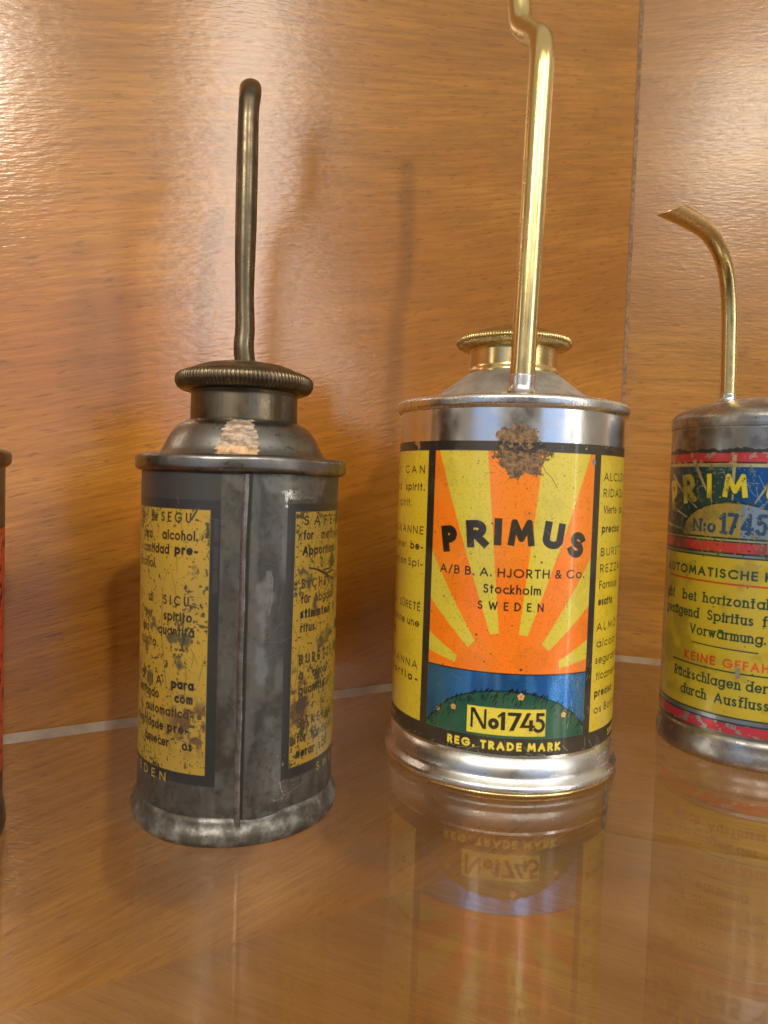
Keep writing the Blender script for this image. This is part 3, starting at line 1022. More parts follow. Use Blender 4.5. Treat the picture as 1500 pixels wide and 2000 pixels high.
# ------------------------------------------------------------------ printing: the dark tarnished can (seen from its seam)
def print_dark():
    RL = .721
    p = Print(-math.pi * RL, math.pi * RL, .10, 2.52, 420, (98, 94, 88), .40, .42, 5)
    n1, n2, n3 = p.noise(.35, 1, 4), p.noise(.10, 2, 4), p.noise(.03, 3, 3)
    p.where(np.clip((n1 - .45) * 2.2, 0, .75), (74, 71, 67), .35, .48)
    p.where(np.clip((n2 - .52) * 1.6, 0, .6), (118, 115, 110), .5, .40)
    p.where(np.clip((n3 - .55) * 1.4, 0, .5), (56, 53, 49), .4, .5)
    S, Zz = p.grid()
    v = p.noise(.25, 12, 4, .35)
    inb = (S > 0.0) & (S < .445)
    p.where(inb * np.clip((v - .52) * 4, 0, .8), (118, 118, 117), .6, .38)      # rubbed blue-grey streaks
    low = np.clip((1.35 - Zz) / .7, 0, 1) * inb
    p.where(low * np.clip((p.noise(.12, 13, 4) - .42) * 3, 0, .8), (62, 54, 46), .4, .6)   # brown staining further down
    # dark runs and rubbed light streaks down the tin
    st1, st2 = p.noise(.5, 61, 4, .45), p.noise(.35, 62, 4, .35)
    p.where(np.clip((st1 - .50) * 2.0, 0, .5), (58, 55, 51), .3, .5)
    p.where(np.clip((st2 - .54) * 2.2, 0, .55), (136, 136, 134), .6, .38)
    # black varnish round the panels
    BV = (49, 47, 47)
    p.rect(-2.2, 0.0, .405, 2.31, BV, .15, .40)
    p.rect(.445, 2.2, .405, 2.30, BV, .15, .40)
    p.rect(-2.2, -.002, 2.31, 2.50, (74, 71, 68), .35, .42)
    p.where(((S < 0) | (S > .445)) * (Zz < 2.31) * (Zz > .3) * np.clip((n2 - .55) * 2, 0, .35), (70, 70, 72), .4, .42)
    for z0 in (2.04, 1.86, 1.70):
        p.rect(-.045, -.012, z0, z0 + .15, (76, 75, 76), .4, .4)
    # bright scuffs where the lacquer has flaked off
    p.poly([(.255, 2.47), (.30, 2.38), (.36, 2.36), (.415, 2.36), (.435, 2.30), (.455, 2.325), (.55, 2.325), (.62, 2.345), (.76, 2.36), (.80, 2.46), (.60, 2.47), (.45, 2.455), (.36, 2.475)], (140, 137, 130), .7, .38, .018, .95, .025, .5)
    p.poly([(.385, 2.385), (.40, 2.365), (.42, 2.362), (.437, 2.302), (.452, 2.33), (.56, 2.335), (.66, 2.345), (.655, 2.352), (.56, 2.352), (.548, 2.392), (.47, 2.385)], (222, 222, 216), 1, .24, .012)
    p.specks(22, (.44, .56), (2.335, 2.39), (.004, .012), (30, 28, 26))
    p.ellipse(.437, 2.283, .010, .011, (225, 225, 220), 1, .24)
    p.poly([(.02, 2.46), (.10, 2.38), (.15, 2.37), (.165, 2.46), (.11, 2.47)], (128, 125, 119), .6, .4, .015, .9, .025, .4)
    p.poly([(.205, 2.34), (.235, 2.25), (.245, 1.95), (.235, 1.75), (.30, 1.83), (.335, 1.845), (.352, 1.80), (.345, 1.62), (.325, 1.50), (.31, 1.40), (.335, 1.22), (.305, 1.05), (.29, .92), (.20, .95), (.19, 1.4), (.185, 2.0)], (124, 120, 113), .5, .42, .02, .9, .03, .5)
    p.poly([(.245, 1.76), (.305, 1.835), (.335, 1.84), (.348, 1.79), (.342, 1.62), (.318, 1.52), (.30, 1.38), (.27, 1.42), (.262, 1.6)], (160, 157, 150), .65, .36, .018, .95, .035, .45)
    p.stroke([(.315, 1.842), (.338, 1.842), (.352, 1.79), (.348, 1.64), (.33, 1.55)], .006, (206, 206, 202), 1, .25, alpha=.5)
    p.poly([(.25, 1.35), (.325, 1.33), (.325, 1.17), (.30, 1.08), (.26, 1.12)], (150, 151, 150), .6, .38, .02, .9, .03, .4)
    for c_ in ((.06, 2.03, .045, .09), (.09, 2.12, .03, .06), (.06, 1.30, .035, .16), (.08, .70, .04, .10), (.09, .33, .04, .09)):
        k = [(c_[0] + c_[2] * math.cos(a), c_[1] + c_[3] * math.sin(a)) for a in np.linspace(0, 6.1, 10)]
        p.poly(k, (122, 118, 108), .5, .44, .02, .75, .04, .6)
    # grime near the foot
    foot = np.clip((.36 - Zz) / .2, 0, 1)
    p.where(foot * np.clip((n2 - .40) * 3, 0, 1), (112, 113, 112), .8, .42)
    p.where(foot * np.clip((p.noise(.07, 21, 4) - .50) * 4, 0, .9), (46, 41, 33), .15, .7)
    for _ in range(60):
        x, y = p.rng.normal(.47, .05), p.rng.uniform(.27, .60)
        if y < .42 or p.rng.random() < .3:
            p.specks(1, (x, x + .001), (y, y + .001), (.004, .012), (220, 220, 214), 1, .25)
    p.stroke([(.44, .40), (.455, .34), (.47, .30), (.52, .31), (.60, .33), (.66, .345)], .009, (200, 200, 196), 1, .28)
    p.stroke([(.178, .12), (.180, 1.0), (.184, 2.0), (.196, 2.5)], .018, (34, 31, 28), .2, .6, alpha=.85)  # shadow of the raised seam, painted as a dark line along its right side
    # yellow panels
    YL = (196, 158, 50)
    for a, b in ((-1.95, -.069), (.508, 1.95)):
        p.rect(a, b, .478, 2.245, YL, .05, .38)
    pan = (((S < -.072) & (S > -1.94)) | ((S > .511) & (S < 1.94))) & (Zz > .481) & (Zz < 2.242)
    p.where(pan * np.clip((p.noise(.5, 31, 3) - .4) * 1.6, 0, .55), (176, 148, 66), .05, .42)
    K = (30, 26, 21)
    n, b = .15, .23
    for txt, x0, x1, z, wt in (('A', -.755, -.69, 2.15, n), ('de', -.570, -.500, 2.152, n), ('S E G U -', -.457, -.152, 2.155, n), ('para', -.702, -.560, 2.035, n), ('alcohol.', -.442, -.153, 2.036, n + .02), ('o', -.76, -.73, 1.938, n), ('cantidad', -.698, -.375, 1.938, n + .02), ('pre-', -.327, -.151, 1.942, b),
                               ('alcohol.', -.80, -.503, 1.836, n), ('E', -.75, -.72, 1.600, n), ('di', -.592, -.530, 1.602, n), ('S I C U -', -.416, -.160, 1.600, n), ('per', -.640, -.535, 1.495, n), ('spirito.', -.409, -.163, 1.495, n + .02), ('una', -.690, -.585, 1.392, n), ('quantità', -.463, -.163, 1.396, n + .02), ('spirito.', -.73, -.464, 1.300, n),
                               ('T O L I A', -.80, -.420, 1.045, n), ('para', -.331, -.159, 1.042, b), ('deitando', -.76, -.45, .950, n + .02), ('com', -.302, -.164, .948, b - .04), ('e', -.72, -.69, .850, n), ('automatica-', -.614, -.160, .846, n + .02), ('quantidade', -.80, -.400, .738, n + .02), ('pre-', -.362, -.190, .740, b), ('aquecer', -.628, -.350, .634, n + .02), ('os', -.237, -.163, .632, b - .04),
                               ('S A F E T Y', .576, 1.14, 2.152, n), ('for', .578, .668, 2.052, n + .03), ('methylated', .760, 1.24, 2.052, n), ('Apportions', .574, 1.00, 1.945, b - .02), ('S I C H E R H E I T', .575, 1.14, 1.716, n), ('für', .573, .660, 1.612, n), ('Abgabe', .700, .99, 1.612, n), ('stimmten', .570, .92, 1.508, b), ('P', .985, 1.02, 1.508, n), ('ritus.', .576, .735, 1.410, b - .06),
                               ('B U R E T T E', .574, .985, 1.188, n + .02), ('à', .574, .615, 1.080, n), ('alcool', .715, .900, 1.080, n), ('quantité', .576, .880, .972, b - .04), ('Pr', .925, 1.0, .972, n), ('S Ä K E R H E T', .575, 1.08, .742, n), ('för', .576, .655, .638, n + .04), ('tändsprit', .715, 1.05, .638, n), ('nerar', .572, .760, .530, b), ('säk', .815, .95, .530, n)):
        p.text(txt, x0, x1, z, .066, wt, K)
    p.text('S W E D E N', -.955, -.372, .392, .062, .16, (190, 160, 70))
    p.text('S W E D E N', .792, 1.36, .375, .062, .16, (190, 160, 70))
    # flaked and stained print
    dk = (66, 62, 46)
    w1, w2, w3 = p.noise(.032, 41, 4), p.noise(.20, 42, 4), p.noise(.018, 43, 2)
    lowz = np.clip((1.7 - Zz) / 1.2, 0, 1)
    right = (S > .5)
    ed_ = np.minimum(np.minimum(np.abs(S + .07), np.abs(S - .51)), np.minimum(np.abs(Zz - .48), np.abs(Zz - 2.243)))
    thr = .945 - .20 * np.clip(1 - ed_ / .06, 0, 1) * (w2 > .42) - .27 * np.clip((w2 - .48) * 2.6, -.2, 1) - .05 * lowz - .03 * right
    p.where(pan * np.clip((w1 - thr) * 6, 0, .85), dk, .3, .5)
    thr3 = .86 - .18 * np.clip((w2 - .42) * 2.5, 0, 1) - .04 * lowz
    p.where(pan * np.clip((w3 - thr3) * 7, 0, .8), (52, 44, 26), .1, .55)
    big = p.noise(.16, 44, 4)
    p.where(pan * right * np.clip((big - .76) * 8, 0, .8) , (70, 68, 54), .3, .5)
    p.where(pan * np.clip((big - .84) * 8, 0, .7), (78, 76, 58), .3, .5)
    rust = np.exp(-(((S + .16) / .16) ** 2 + ((Zz - .80) / .14) ** 2)) + np.exp(-(((S - .56) / .09) ** 2 + ((Zz - .93) / .20) ** 2))
    p.where(pan * np.clip(rust * 1.4 * np.clip((p.noise(.05, 45, 4) - .42) * 4, 0, 1), 0, .75), (88, 56, 40), .1, .6)
    p.specks(170, (-.80, -.08), (.5, 2.2), (.002, .009), (58, 52, 30), .1, .5)
    p.specks(170, (.52, 1.1), (.5, 2.2), (.002, .010), (60, 54, 34), .1, .5)
    for q in ([(.53, 1.87), (.55, 1.84), (.585, 1.86), (.61, 1.84), (.64, 1.80), (.64, 1.74), (.60, 1.75), (.58, 1.80), (.55, 1.82)], [(.64, 1.80), (.67, 1.84), (.68, 1.76), (.66, 1.70), (.63, 1.72)],
              [(.66, 1.55), (.70, 1.64), (.75, 1.66), (.74, 1.56), (.72, 1.50), (.68, 1.58)], [(.80, 1.36), (.90, 1.44), (1.0, 1.36), (.9, 1.30), (.76, 1.26), (.74, 1.33)],
              [(-.26, 1.41), (-.20, 1.43), (-.17, 1.38), (-.21, 1.33), (-.27, 1.35)], [(-.60, 1.10), (-.54, 1.13), (-.53, 1.03), (-.58, 1.00)], [(-.30, 1.22), (-.26, 1.25), (-.23, 1.19), (-.27, 1.17)]):
        p.poly(q, (84, 79, 60), .3, .5, .016, .85, .02, .7)
    for a in ([(.64, 1.855), (.74, 1.835), (.84, 1.80), (.98, 1.81)], [(.70, 1.845), (.82, 1.80), (.95, 1.75)], [(.80, 1.83), (.92, 1.83), (1.0, 1.87)]):
        p.stroke(a, .011, (40, 37, 34), .2, .5)
    p.stroke([(-.20, 2.18), (-.17, 2.23), (-.155, 2.26)], .014, (66, 63, 52), .2, .5)
    p.stroke([(-.425, 1.70), (-.43, 1.40), (-.40, 1.20), (-.385, 1.10)], .005, (90, 78, 40), 0, .5)
    p.stroke([(-.205, 1.46), (-.235, 1.41), (-.24, 1.36)], .014, (70, 68, 50), .2, .5)
    p.scratches(46, (-.75, -.08), (.5, 2.2), (.04, .22), .005, (96, 84, 46), .1, .5, .6, True)
    p.scratches(46, (.52, 1.05), (.5, 2.2), (.04, .22), .005, (96, 84, 46), .1, .5, .6, True)
    p.scratches(40, (-.8, 1.1), (.4, 2.4), (.03, .12), .004, (150, 146, 130), .6, .35, .5)
    p.scratches(14, (0, .45), (1.2, 2.3), (.05, .2), .004, (140, 140, 138), .9, .3, .6)
    return p


# ------------------------------------------------------------------ printing: the right-hand can with green text
def print_serif():
    R0 = .836
    p = Print(-math.pi * R0, math.pi * R0, .27, 3.05, 340, (150, 148, 142), .95, .34, 7)
    n2 = p.noise(.12, 2, 4)
    p.where(np.clip((n2 - .5) * 2, 0, .6), (96, 94, 90), .9, .42)
    S, Zz = p.grid()
    RED, YEL2, GRN, CREAM, TEAL = (196, 62, 62), (192, 170, 46), (30, 60, 44), (196, 186, 140), (24, 74, 92)
    sil = (170, 172, 172)
    wob = (p.noise(.12, 5, 3) - .5) * .05
    p.where((Zz > 2.72) & (Zz < 2.86 + wob), (52, 50, 48), .4, .5)
    p.where((Zz > 2.735) & (Zz < 2.822 + wob * .3), RED, .35, .36)
    p.rect(-2.7, 2.7, 2.728, 2.742, (30, 30, 28), 0, .4)
    p.rect(-2.7, 2.7, 2.700, 2.728, CREAM, .6, .34)
    p.rect(-2.7, 2.7, 2.062, 2.705, (30, 58, 40), .3, .34)
    p.rect(-1.41, .15, 2.062, 2.694, TEAL, .55, .32)
    sx = -.63
    p.where((Zz > 2.062) & (Zz < 2.694) & (np.abs(S - sx) < .78) & (S > -.62), (22, 84, 150), .7, .32)
    # sun rays
    for k in range(17):
        a = math.radians(8 + 164 * k / 16)
        c, s_ = math.cos(a), math.sin(a)
        r0, r1 = 1.08, 2.4
        pts = [(sx + .48 * r0 * c - .006 * s_, 2.062 + .31 * r0 * s_ + .006 * c), (sx + .48 * r1 * c - .020 * s_, 2.062 + .31 * r1 * s_ + .02 * c), (sx + .48 * r1 * c + .020 * s_, 2.062 + .31 * r1 * s_ - .02 * c), (sx + .48 * r0 * c + .006 * s_, 2.062 + .31 * r0 * s_ - .006 * c)]
        if k % 2 == 0:
            p.poly(pts, (190, 182, 138), .5, .34)
    p.rect(-2.7, 2.7, 2.696, 2.728, CREAM, .6, .34)
    p.rect(-2.7, -1.42, 2.2, 2.7, (30, 66, 70), .4, .34)
    p.ellipse(sx, 2.062, .52, .325, (26, 50, 48), .3, .34, above=2.062)
    p.ellipse(sx, 2.062, .50, .308, (176, 156, 84), .45, .32, above=2.062)
    p.where(((((S - sx) / .5) ** 2 + ((Zz - 2.062) / .308) ** 2) < 1) & (Zz > 2.062) & (S > -.55), (150, 164, 176), .8, .34)
    for ch, x, z, h, sxx, rot in (('P', -1.362, 2.270, .290, .80, .30), ('R', -1.145, 2.345, .272, 1.02, .16), ('I', -.866, 2.408, .225, 1, .05), ('M', -.722, 2.424, .212, 1.12, 0), ('U', -.375, 2.395, .22, 1.15, -.12), ('S', -.08, 2.34, .26, 1.0, -.3)):
        p.glyph(ch, x - .006, z - .006, h, .28, (24, 60, 34), sxx, rot, met=.2)
        p.glyph(ch, x, z, h, .215, (216, 200, 48), sxx, rot, met=.1)
    DT = (24, 66, 104)
    p.text('N', -1.005, -.905, 2.095, .125, .17, DT, True, (.6, 1.1))
    p.text(':o', -.885, -.765, 2.095, .125, .2, DT, True, (.6, 1.1))
    p.text('1745', -.735, -.340, 2.090, .195, .17, DT, True, (.6, 1.2))
    p.rect(-2.7, 2.7, 2.045, 2.062, (24, 60, 40), .3, .35)
    p.rect(-2.7, 2.7, 2.030, 2.045, CREAM, .6, .34)
    p.rect(-2.7, 2.7, 2.018, 2.030, (26, 60, 44), .2, .35)
    p.rect(-2.7, 2.7, 1.926, 2.018, RED, .35, .36)
    p.rect(-2.7, 2.7, 1.912, 1.928, (28, 40, 34), .1, .4)
    p.rect(-2.7, 2.7, 1.890, 1.912, sil, .9, .3)
    p.rect(-2.7, 2.7, 1.876, 1.892, (26, 56, 42), .1, .4)
    p.rect(-2.7, 2.7, .450, 1.878, YEL2, .10, .34)
    p.rect(-2.7, 2.7, .438, .452, (28, 62, 44), .1, .4)
    p.rect(-2.7, 2.7, .400, .438, (160, 170, 176), .9, .3)
    p.rect(-2.7, 2.7, .386, .402, (30, 66, 90), .4, .35)
    p.where((Zz > .298 + wob * .2) & (Zz < .386), (196, 56, 74), .35, .36)
    G = GRN
    p.text('AUTOMATISCHE', -1.40, -.390, 1.692, .085, .20, G, sxr=(.7, 1.3))
    p.text('KANNE', -.337, .10, 1.692, .085, .20, G, sxr=(.7, 1.3))
    p.stroke([(-1.325, 1.648), (.1, 1.640)], .017, (192, 70, 30))
    sr = dict(serif=True, sxr=(.6, 1.2))
    for txt, x0, x1, z in (('gibt', -1.385, -1.225, 1.437), ('bei', -1.090, -.930, 1.442), ('horizontaler', -.850, -.17, 1.446), ('genügend', -1.385, -.888, 1.288), ('Spiritus', -.800, -.408, 1.292), ('für', -.336, -.18, 1.295),
                           ('Vorwärmung.', -.975, -.300, 1.136), ('Rückschlagen', -1.156, -.484, .704), ('der', -.438, -.268, .704), ('durch', -1.056, -.774, .552), ('Ausflussr', -.698, -.20, .550)):
        p.text(txt, x0, x1, z, .095, .155, G, **sr)
    p.stroke([(-.945, 1.060), (-.360, 1.056)], .011, G)
    p.text('KEINE', -1.032, -.704, .886, .085, .20, (198, 62, 28), sxr=(.7, 1.3))
    p.text('GEFAHR', -.640, -.19, .886, .085, .20, (200, 84, 30), sxr=(.7, 1.3))
    p.stroke([(-1.19, .856), (-.05, .850)], .013, G)
    # wear
    p.specks(70, (-1.4, -.1), (.32, 2.85), (.004, .012), (44, 40, 26))
    p.specks(34, (-.8, -.2), (1.9, 2.35), (.005, .016), (30, 28, 26))
    p.specks(40, (-.75, -.2), (1.5, 2.7), (.005, .017), (196, 194, 186), 1, .3)
    band_ = (Zz > 1.9) & (Zz < 2.72)
    p.where(band_ * np.clip((p.noise(.25, 71, 4) - .5) * 2, 0, .45), (74, 84, 74), .5, .42)
    p.where(band_ * np.clip((p.noise(.03, 72, 3) - .72) * 6, 0, .8), (150, 140, 112), .7, .4)
    p.scratches(46, (-1.35, -.2), (1.95, 2.7), (.03, .16), .006, (196, 190, 170), .9, .3, .75)
    p.specks(60, (-1.3, -.2), (1.95, 2.7), (.004, .014), (36, 34, 30))
    p.where((Zz > 2.73) & (Zz < 2.83) & (p.noise(.06, 51, 3) > .62), (186, 140, 128), .6, .4)
    p.where((Zz > .29) & (Zz < .39) & (p.noise(.05, 52, 3) > .70), (180, 176, 170), .9, .36)
    p.poly([(-.54, .90), (-.51, .92), (-.495, .83), (-.51, .80), (-.53, .84)], (176, 172, 140), .7, .4, .01)
    p.where(np.clip((p.noise(.3, 55, 4) - .6) * 1.4, 0, .25), (90, 76, 36))
    p.scratches(30, (-1.4, -.1), (.3, 2.9), (.03, .12), .004, (206, 200, 176), .8, .3, .55)
    return p


def print_red():
    R0 = .80
    p = Print(-math.pi * R0, math.pi * R0, .12, 2.50, 260, (84, 82, 80), .7, .42, 9)
    n2 = p.noise(.12, 2, 4)
    p.where(np.clip((n2 - .5) * 2, 0, .7), (60, 58, 57), .6, .46)
    p.rect(-2.6, 2.6, .42, 2.10, (206, 66, 38), .1, .36)
    S, Zz = p.grid()
    p.where(((Zz > .42) & (Zz < 2.1)) * np.clip((p.noise(.3, 4, 4) - .45) * 1.5, 0, .5), (170, 48, 34), .1, .4)
    for x, z in ((.86, 1.18), (.90, .62), (.84, 1.70)):
        p.stroke(_arc(x + .1, z, .1, .13, 0, 360), .022, (206, 170, 52))
        p.stroke([(x + .26, z - .13), (x + .26, z + .13)], .022, (206, 170, 52))
    p.rect(-2.6, 2.6, .42, .44, (30, 26, 24), .1, .4)
    p.rect(-2.6, 2.6, 2.08, 2.10, (30, 26, 24), .1, .4)
    p.where(((Zz > .42) & (Zz < 2.1)) * (p.noise(.05, 5, 3) > .70), (60, 34, 26), .2, .5)
    p.specks(160, (.5, 1.8), (.45, 2.1), (.006, .02), (46, 30, 24))
    return p


# ------------------------------------------------------------------ can parts
def knurl(count, depth, i0, i1):
    def f(th, i, r, z):
        if i0 <= i <= i1:
            k = abs(((th * count / (2 * math.pi)) % 1) - .5) * 2
            r = r - depth * max(0, 1 - abs(k - 1) / .42) ** .7 if k > .58 else r
        return r, z
    return f


def wobble(amp_r, amp_z, seed):
    rg = random.Random(seed)
    ph = [rg.uniform(0, 6.28) for _ in range(8)]

    def f(th, i, r, z):
        d = sum(math.sin((k + 2) * th + ph[k]) / (k + 2) for k in range(6))
        e = sum(math.sin((k + 2) * th + ph[7 - k]) / (k + 2) for k in range(6))
        return r + amp_r * d, z + amp_z * e * min(1, z / .05)
    return f


GRP = 'old oil cans standing on the glass shelf'


def cap(parent, mat, prof, count, depth, rng_):
    return link_mesh('cap', lathe(prof, count * 8, knurl(count, depth, *rng_)), mat, parent)


# ---- dark tarnished can, second from the left
LX, LY, LR = -1.066, 5.462, .721
dark = thing('oil_can', 'dark tarnished can with worn yellow text panels, its soldered seam facing forward', 'oil can', (LX, LY, 0), GRP)
M_LP = printed('dark_can_print', print_dark(), gain=.76, coat=.12, coat_rough=.25, bump=.10)
_ldent = lambda th, z: .004 * math.sin(2.3 * z + 3 * th) + .003 * math.sin(5 * th - z)
link_mesh('body', shell(LR, .10, 2.52, -math.pi * LR, math.pi * LR, 240, 40, 0, _ldent), M_LP, dark)
link_mesh('base_rim', lathe(fillet([(0, .02), (.66, .02), (.70, .0), (.745, .0, .02), (.768, .045, .03), (.764, .10, .03), (.735, .14, .03), (.725, .20), (.712, .20)]), 220, wobble(.007, .010, 3)), M_OLDBASE, dark)
link_mesh('top_rim', lathe(fillet([(.70, 2.49), (.735, 2.495, .01), (.768, 2.515, .03), (.768, 2.60, .03), (.735, 2.618, .02), (.60, 2.615), (.58, 2.60)]), 220, wobble(.003, .006, 5)), M_DARKTIN, dark)
SHO = fillet([(.66, 2.60), (.625, 2.612, .03), (.585, 2.655, .04), (.540, 2.755, .05), (.480, 2.835, .05), (.405, 2.874, .02), (.36, 2.880)])
link_mesh('shoulder', lathe(SHO, 200, wobble(.002, .001, 7)), M_DARKTIN, dark)
link_mesh('neck', lathe(fillet([(.375, 2.86), (.392, 2.872, .008), (.390, 3.06), (.398, 3.09), (.30, 3.09)]), 160), M_OLDNECK, dark)
cp_ = [(.36, 3.088), (.43, 3.088), (.470, 3.100), (.490, 3.116), (.503, 3.140), (.506, 3.150), (.506, 3.185), (.500, 3.200), (.480, 3.218), (.440, 3.236), (.40, 3.246), (.36, 3.268), (.30, 3.288), (.22, 3.303), (.10, 3.312), (0, 3.314)]
cap(dark, M_OLDBRASS, cp_, 104, .013, (3, 7))
bm = tube([(-1.02, 6.10, 2.70), at(479, 708, 6.06), at(478.5, 640, 6.06), at(478, 556, 6.05), at(480.5, 430, 6.03), at(484, 275, 6.0), at(486, 214, 6.0), at(488.5, 187, 6.05), at(489.5, 172, 6.25), at(490, 171, 6.5)],
          lambda t: .0800 + .009 * t - .004 * math.exp(-((t - .32) / .06) ** 2) + .003 * math.sin(t * 17), 36, 10, scale=lambda t: (1.0, 1.0 - .35 * max(0, t - .72) / .28))
link_mesh('spout', shift(bm, dark), M_OLDSPOUT, dark)
# folded side seam: a flat overlapping strip with a raised edge
bm = bmesh.new()
rows = []
for k in range(61):
    z = .14 + (2.49 - .14) * k / 60
    s0 = .152 + .006 * (z / 2.5) + .002 * math.sin(z * 9) + .010 * max(0, (z - 2.2)) / .3
    row = []
    for s, h in ((s0 - .024, .001), (s0 - .012, .014), (s0 + .004, .022), (s0 + .014, .018), (s0 + .018, .001)):
        th = s / LR
        rr = (LR + h + _ldent(th, z)) * U
        row.append(bm.verts.new((rr * math.sin(th), -rr * math.cos(th), z * U)))
    rows.append(row)
for a, b in zip(rows, rows[1:]):
    for i in range(4):
        bm.faces.new((a[i], a[i + 1], b[i + 1], b[i]))
link_mesh('seam', bm, M_SEAM, dark)
# torn paper left on the shoulder
M_PAPER = plain('old_paper', (.36, .23, .13), .92, 420, .6, bump=1.0)
_t = NT.__new__(NT)
_t.t = M_PAPER.node_tree
_p = _t.t.nodes['Principled BSDF']
_old = _p.inputs['Base Color'].links[0].from_socket
_v = _t.n('ShaderNodeTexCoord').outputs['Object']
_zz = _t.n('ShaderNodeSeparateXYZ', ins={0: _v}).outputs[2]
_up = _t.math('MULTIPLY', _t.smooth(_zz, 2.665 * U, 2.685 * U), .75)
_spk = _t.smooth(nz(_t, _t.n('ShaderNodeMapping', ins={'Vector': _v, 'Scale': (500, 500, 1400)}).outputs[0], 1.0, 4, .7), .38, .62)
_t.link(_t.mix(_up, _old, _t.mix(_spk, (.10, .075, .06, 1), (.40, .33, .28, 1))), _p.inputs['Base Color'])
bm = bmesh.new()
rg = random.Random(8)
prof = [(r + .006, z + .004) for r, z in SHO if .43 < r < .64]
grid = []
NP = len(prof)
for j, (r, z) in enumerate(prof):
    f = j / (NP - 1)
    s0, s1 = -.075 + .09 * max(0, f - .35) ** 1.1, .215 - .085 * f ** 1.6
    row = []
    for i in range(13):
        s = s0 + (s1 - s0) * i / 12 + (rg.uniform(-.020, .020) if i in (0, 12) else 0)
        th = s / r + .02
        e = rg.uniform(0, .005) + (.004 if i in (0, 12) else 0)
        row.append(bm.verts.new(((r + e) * U * math.sin(th), -(r + e) * U * math.cos(th), (z + e) * U)))
    grid.append(row)
for a, b in zip(grid, grid[1:]):
    for i in range(12):
        bm.faces.new((a[i], a[i + 1], b[i + 1], b[i]))
link_mesh('paper_remnant', bm, M_PAPER, dark)

# ---- bright can with the orange sunrise picture
MX, MY = 1.132, 6.684
bright = thing('oil_can', 'bright tin can with an orange and yellow sunrise label and tall brass spout', 'oil can', (MX, MY, 0), GRP)
link_mesh('body', lathe(fillet([(.90, .08), (1.0, .10), (1.0, .30), (1.0, 3.09), (.93, 3.12)]), 220), M_TIN, bright)
link_mesh('label', shell(1.0, .325, 2.815, -math.pi, math.pi, 260, 20, .003), printed('sunrise_print', print_bright(), coat=.4, coat_rough=.10), bright)
link_mesh('base_rim', lathe(fillet([(.93, .022), (1.02, .022), (1.048, .030, .01), (1.057, .050, .02), (1.053, .078, .02), (1.030, .104, .03), (1.006, .135, .04), (1.0015, .30), (.99, .302)]), 220, wobble(.002, .003, 11)), M_TINFOOT, bright)
link_mesh('base_plate', lathe(fillet([(0, .03), (.9, .03), (.95, .001), (1.035, .001, .01), (1.046, .012, .008), (1.040, .030), (.9, .032)]), 200), M_BRASS, bright)
link_mesh('top_rim', lathe(fillet([(.97, 3.075), (1.006, 3.078, .008), (1.036, 3.10, .03), (1.042, 3.165, .03), (1.012, 3.188, .02), (.97, 3.190), (.94, 3.178), (.90, 3.17)]), 220, wobble(.002, .003, 13)), M_TINRIM, bright)
MSH = fillet([(.96, 3.176), (.86, 3.196, .05), (.72, 3.235, .06), (.60, 3.315, .05), (.46, 3.425, .04), (.40, 3.470), (.36, 3.475)])
link_mesh('shoulder', lathe(MSH, 200), M_TINSH, bright)
link_mesh('neck', lathe(fillet([(.38, 3.44), (.408, 3.452, .01), (.408, 3.485, .01), (.394, 3.515, .03), (.392, 3.66), (.400, 3.69), (.3, 3.69)]), 160), M_BRASS, bright)
mc = [(.34, 3.680), (.42, 3.682), (.470, 3.696), (.500, 3.712), (.514, 3.726), (.520, 3.738), (.520, 3.760), (.510, 3.776), (.488, 3.788), (.45, 3.794), (.42, 3.802), (.36, 3.838), (.28, 3.868), (.18, 3.888), (.08, 3.897), (0, 3.898)]
cap(bright, M_BRASSCAP, mc, 126, .012, (3, 8))
SY = MY - .70
sp = [at(1018, 772, SY), at(1020.5, 730, SY), at(1031, 560, SY), at(1041, 400, SY), at(1051, 235, SY), at(1055.5, 165, SY), at(1058.5, 112, SY + .01), at(1057, 82, SY + .10), at(1047, 68, SY + .26), at(1031, 61, SY + .42), at(1019, 48, SY + .53), at(1015, 20, SY + .57), at(1014, -30, SY + .58), at(1013, -150, SY + .58)]
link_mesh('spout', shift(tube(sp, .1015, 40, 10), bright), M_BRASS, bright)
# tinned foot where the spout is soldered in
so = [at(1017.2, 778, SY), at(1018, 768, SY), at(1019, 750, SY), at(1020.3, 733, SY)]
bm = tube(so, lambda t: .107 + .10 * max(0, 1 - t / .6) ** 2, 40, 8, hollow=False)
M_SOLDER = metal('grey_solder', (.66, .66, .65), (.2, .34), (.4, .39, .38), .5, 300, None, .12)
link_mesh('solder_collar', shift(bm, bright), M_SOLDER, bright)
# crusty rust blister through the label
M_RUST, t_, p_, o_ = new_mat('crusted_rust')
v_ = t_.n('ShaderNodeTexCoord').outputs['Object']
ra, rb = nz(t_, v_, 900, 5, .7), nz(t_, v_, 330, 4, .6)
c_ = t_.mix(t_.smooth(ra, .32, .62), (.050, .031, .019, 1), (.26, .145, .060, 1))
zz_ = t_.n('ShaderNodeSeparateXYZ', ins={0: v_}).outputs[2]
blk_ = t_.math('MULTIPLY', t_.smooth(zz_, 2.70 * U, 2.76 * U), t_.smooth(zz_, 2.80 * U, 2.84 * U, 1.0, 0.0))
c_ = t_.mix(t_.math('MULTIPLY', blk_, t_.smooth(ra, .6, .45)), c_, (.014, .012, .010, 1))
c_ = t_.mix(t_.math('MULTIPLY', t_.smooth(rb, .6, .72), .6), c_, (.012, .010, .009, 1))
t_.link(c_, p_.inputs['Base Color'])
p_.inputs['Roughness'].default_value = .42
t_.link(t_.n('ShaderNodeBump', ins={'Strength': 1.0, 'Distance': .0005, 'Height': ra}).outputs[0], p_.inputs['Normal'])
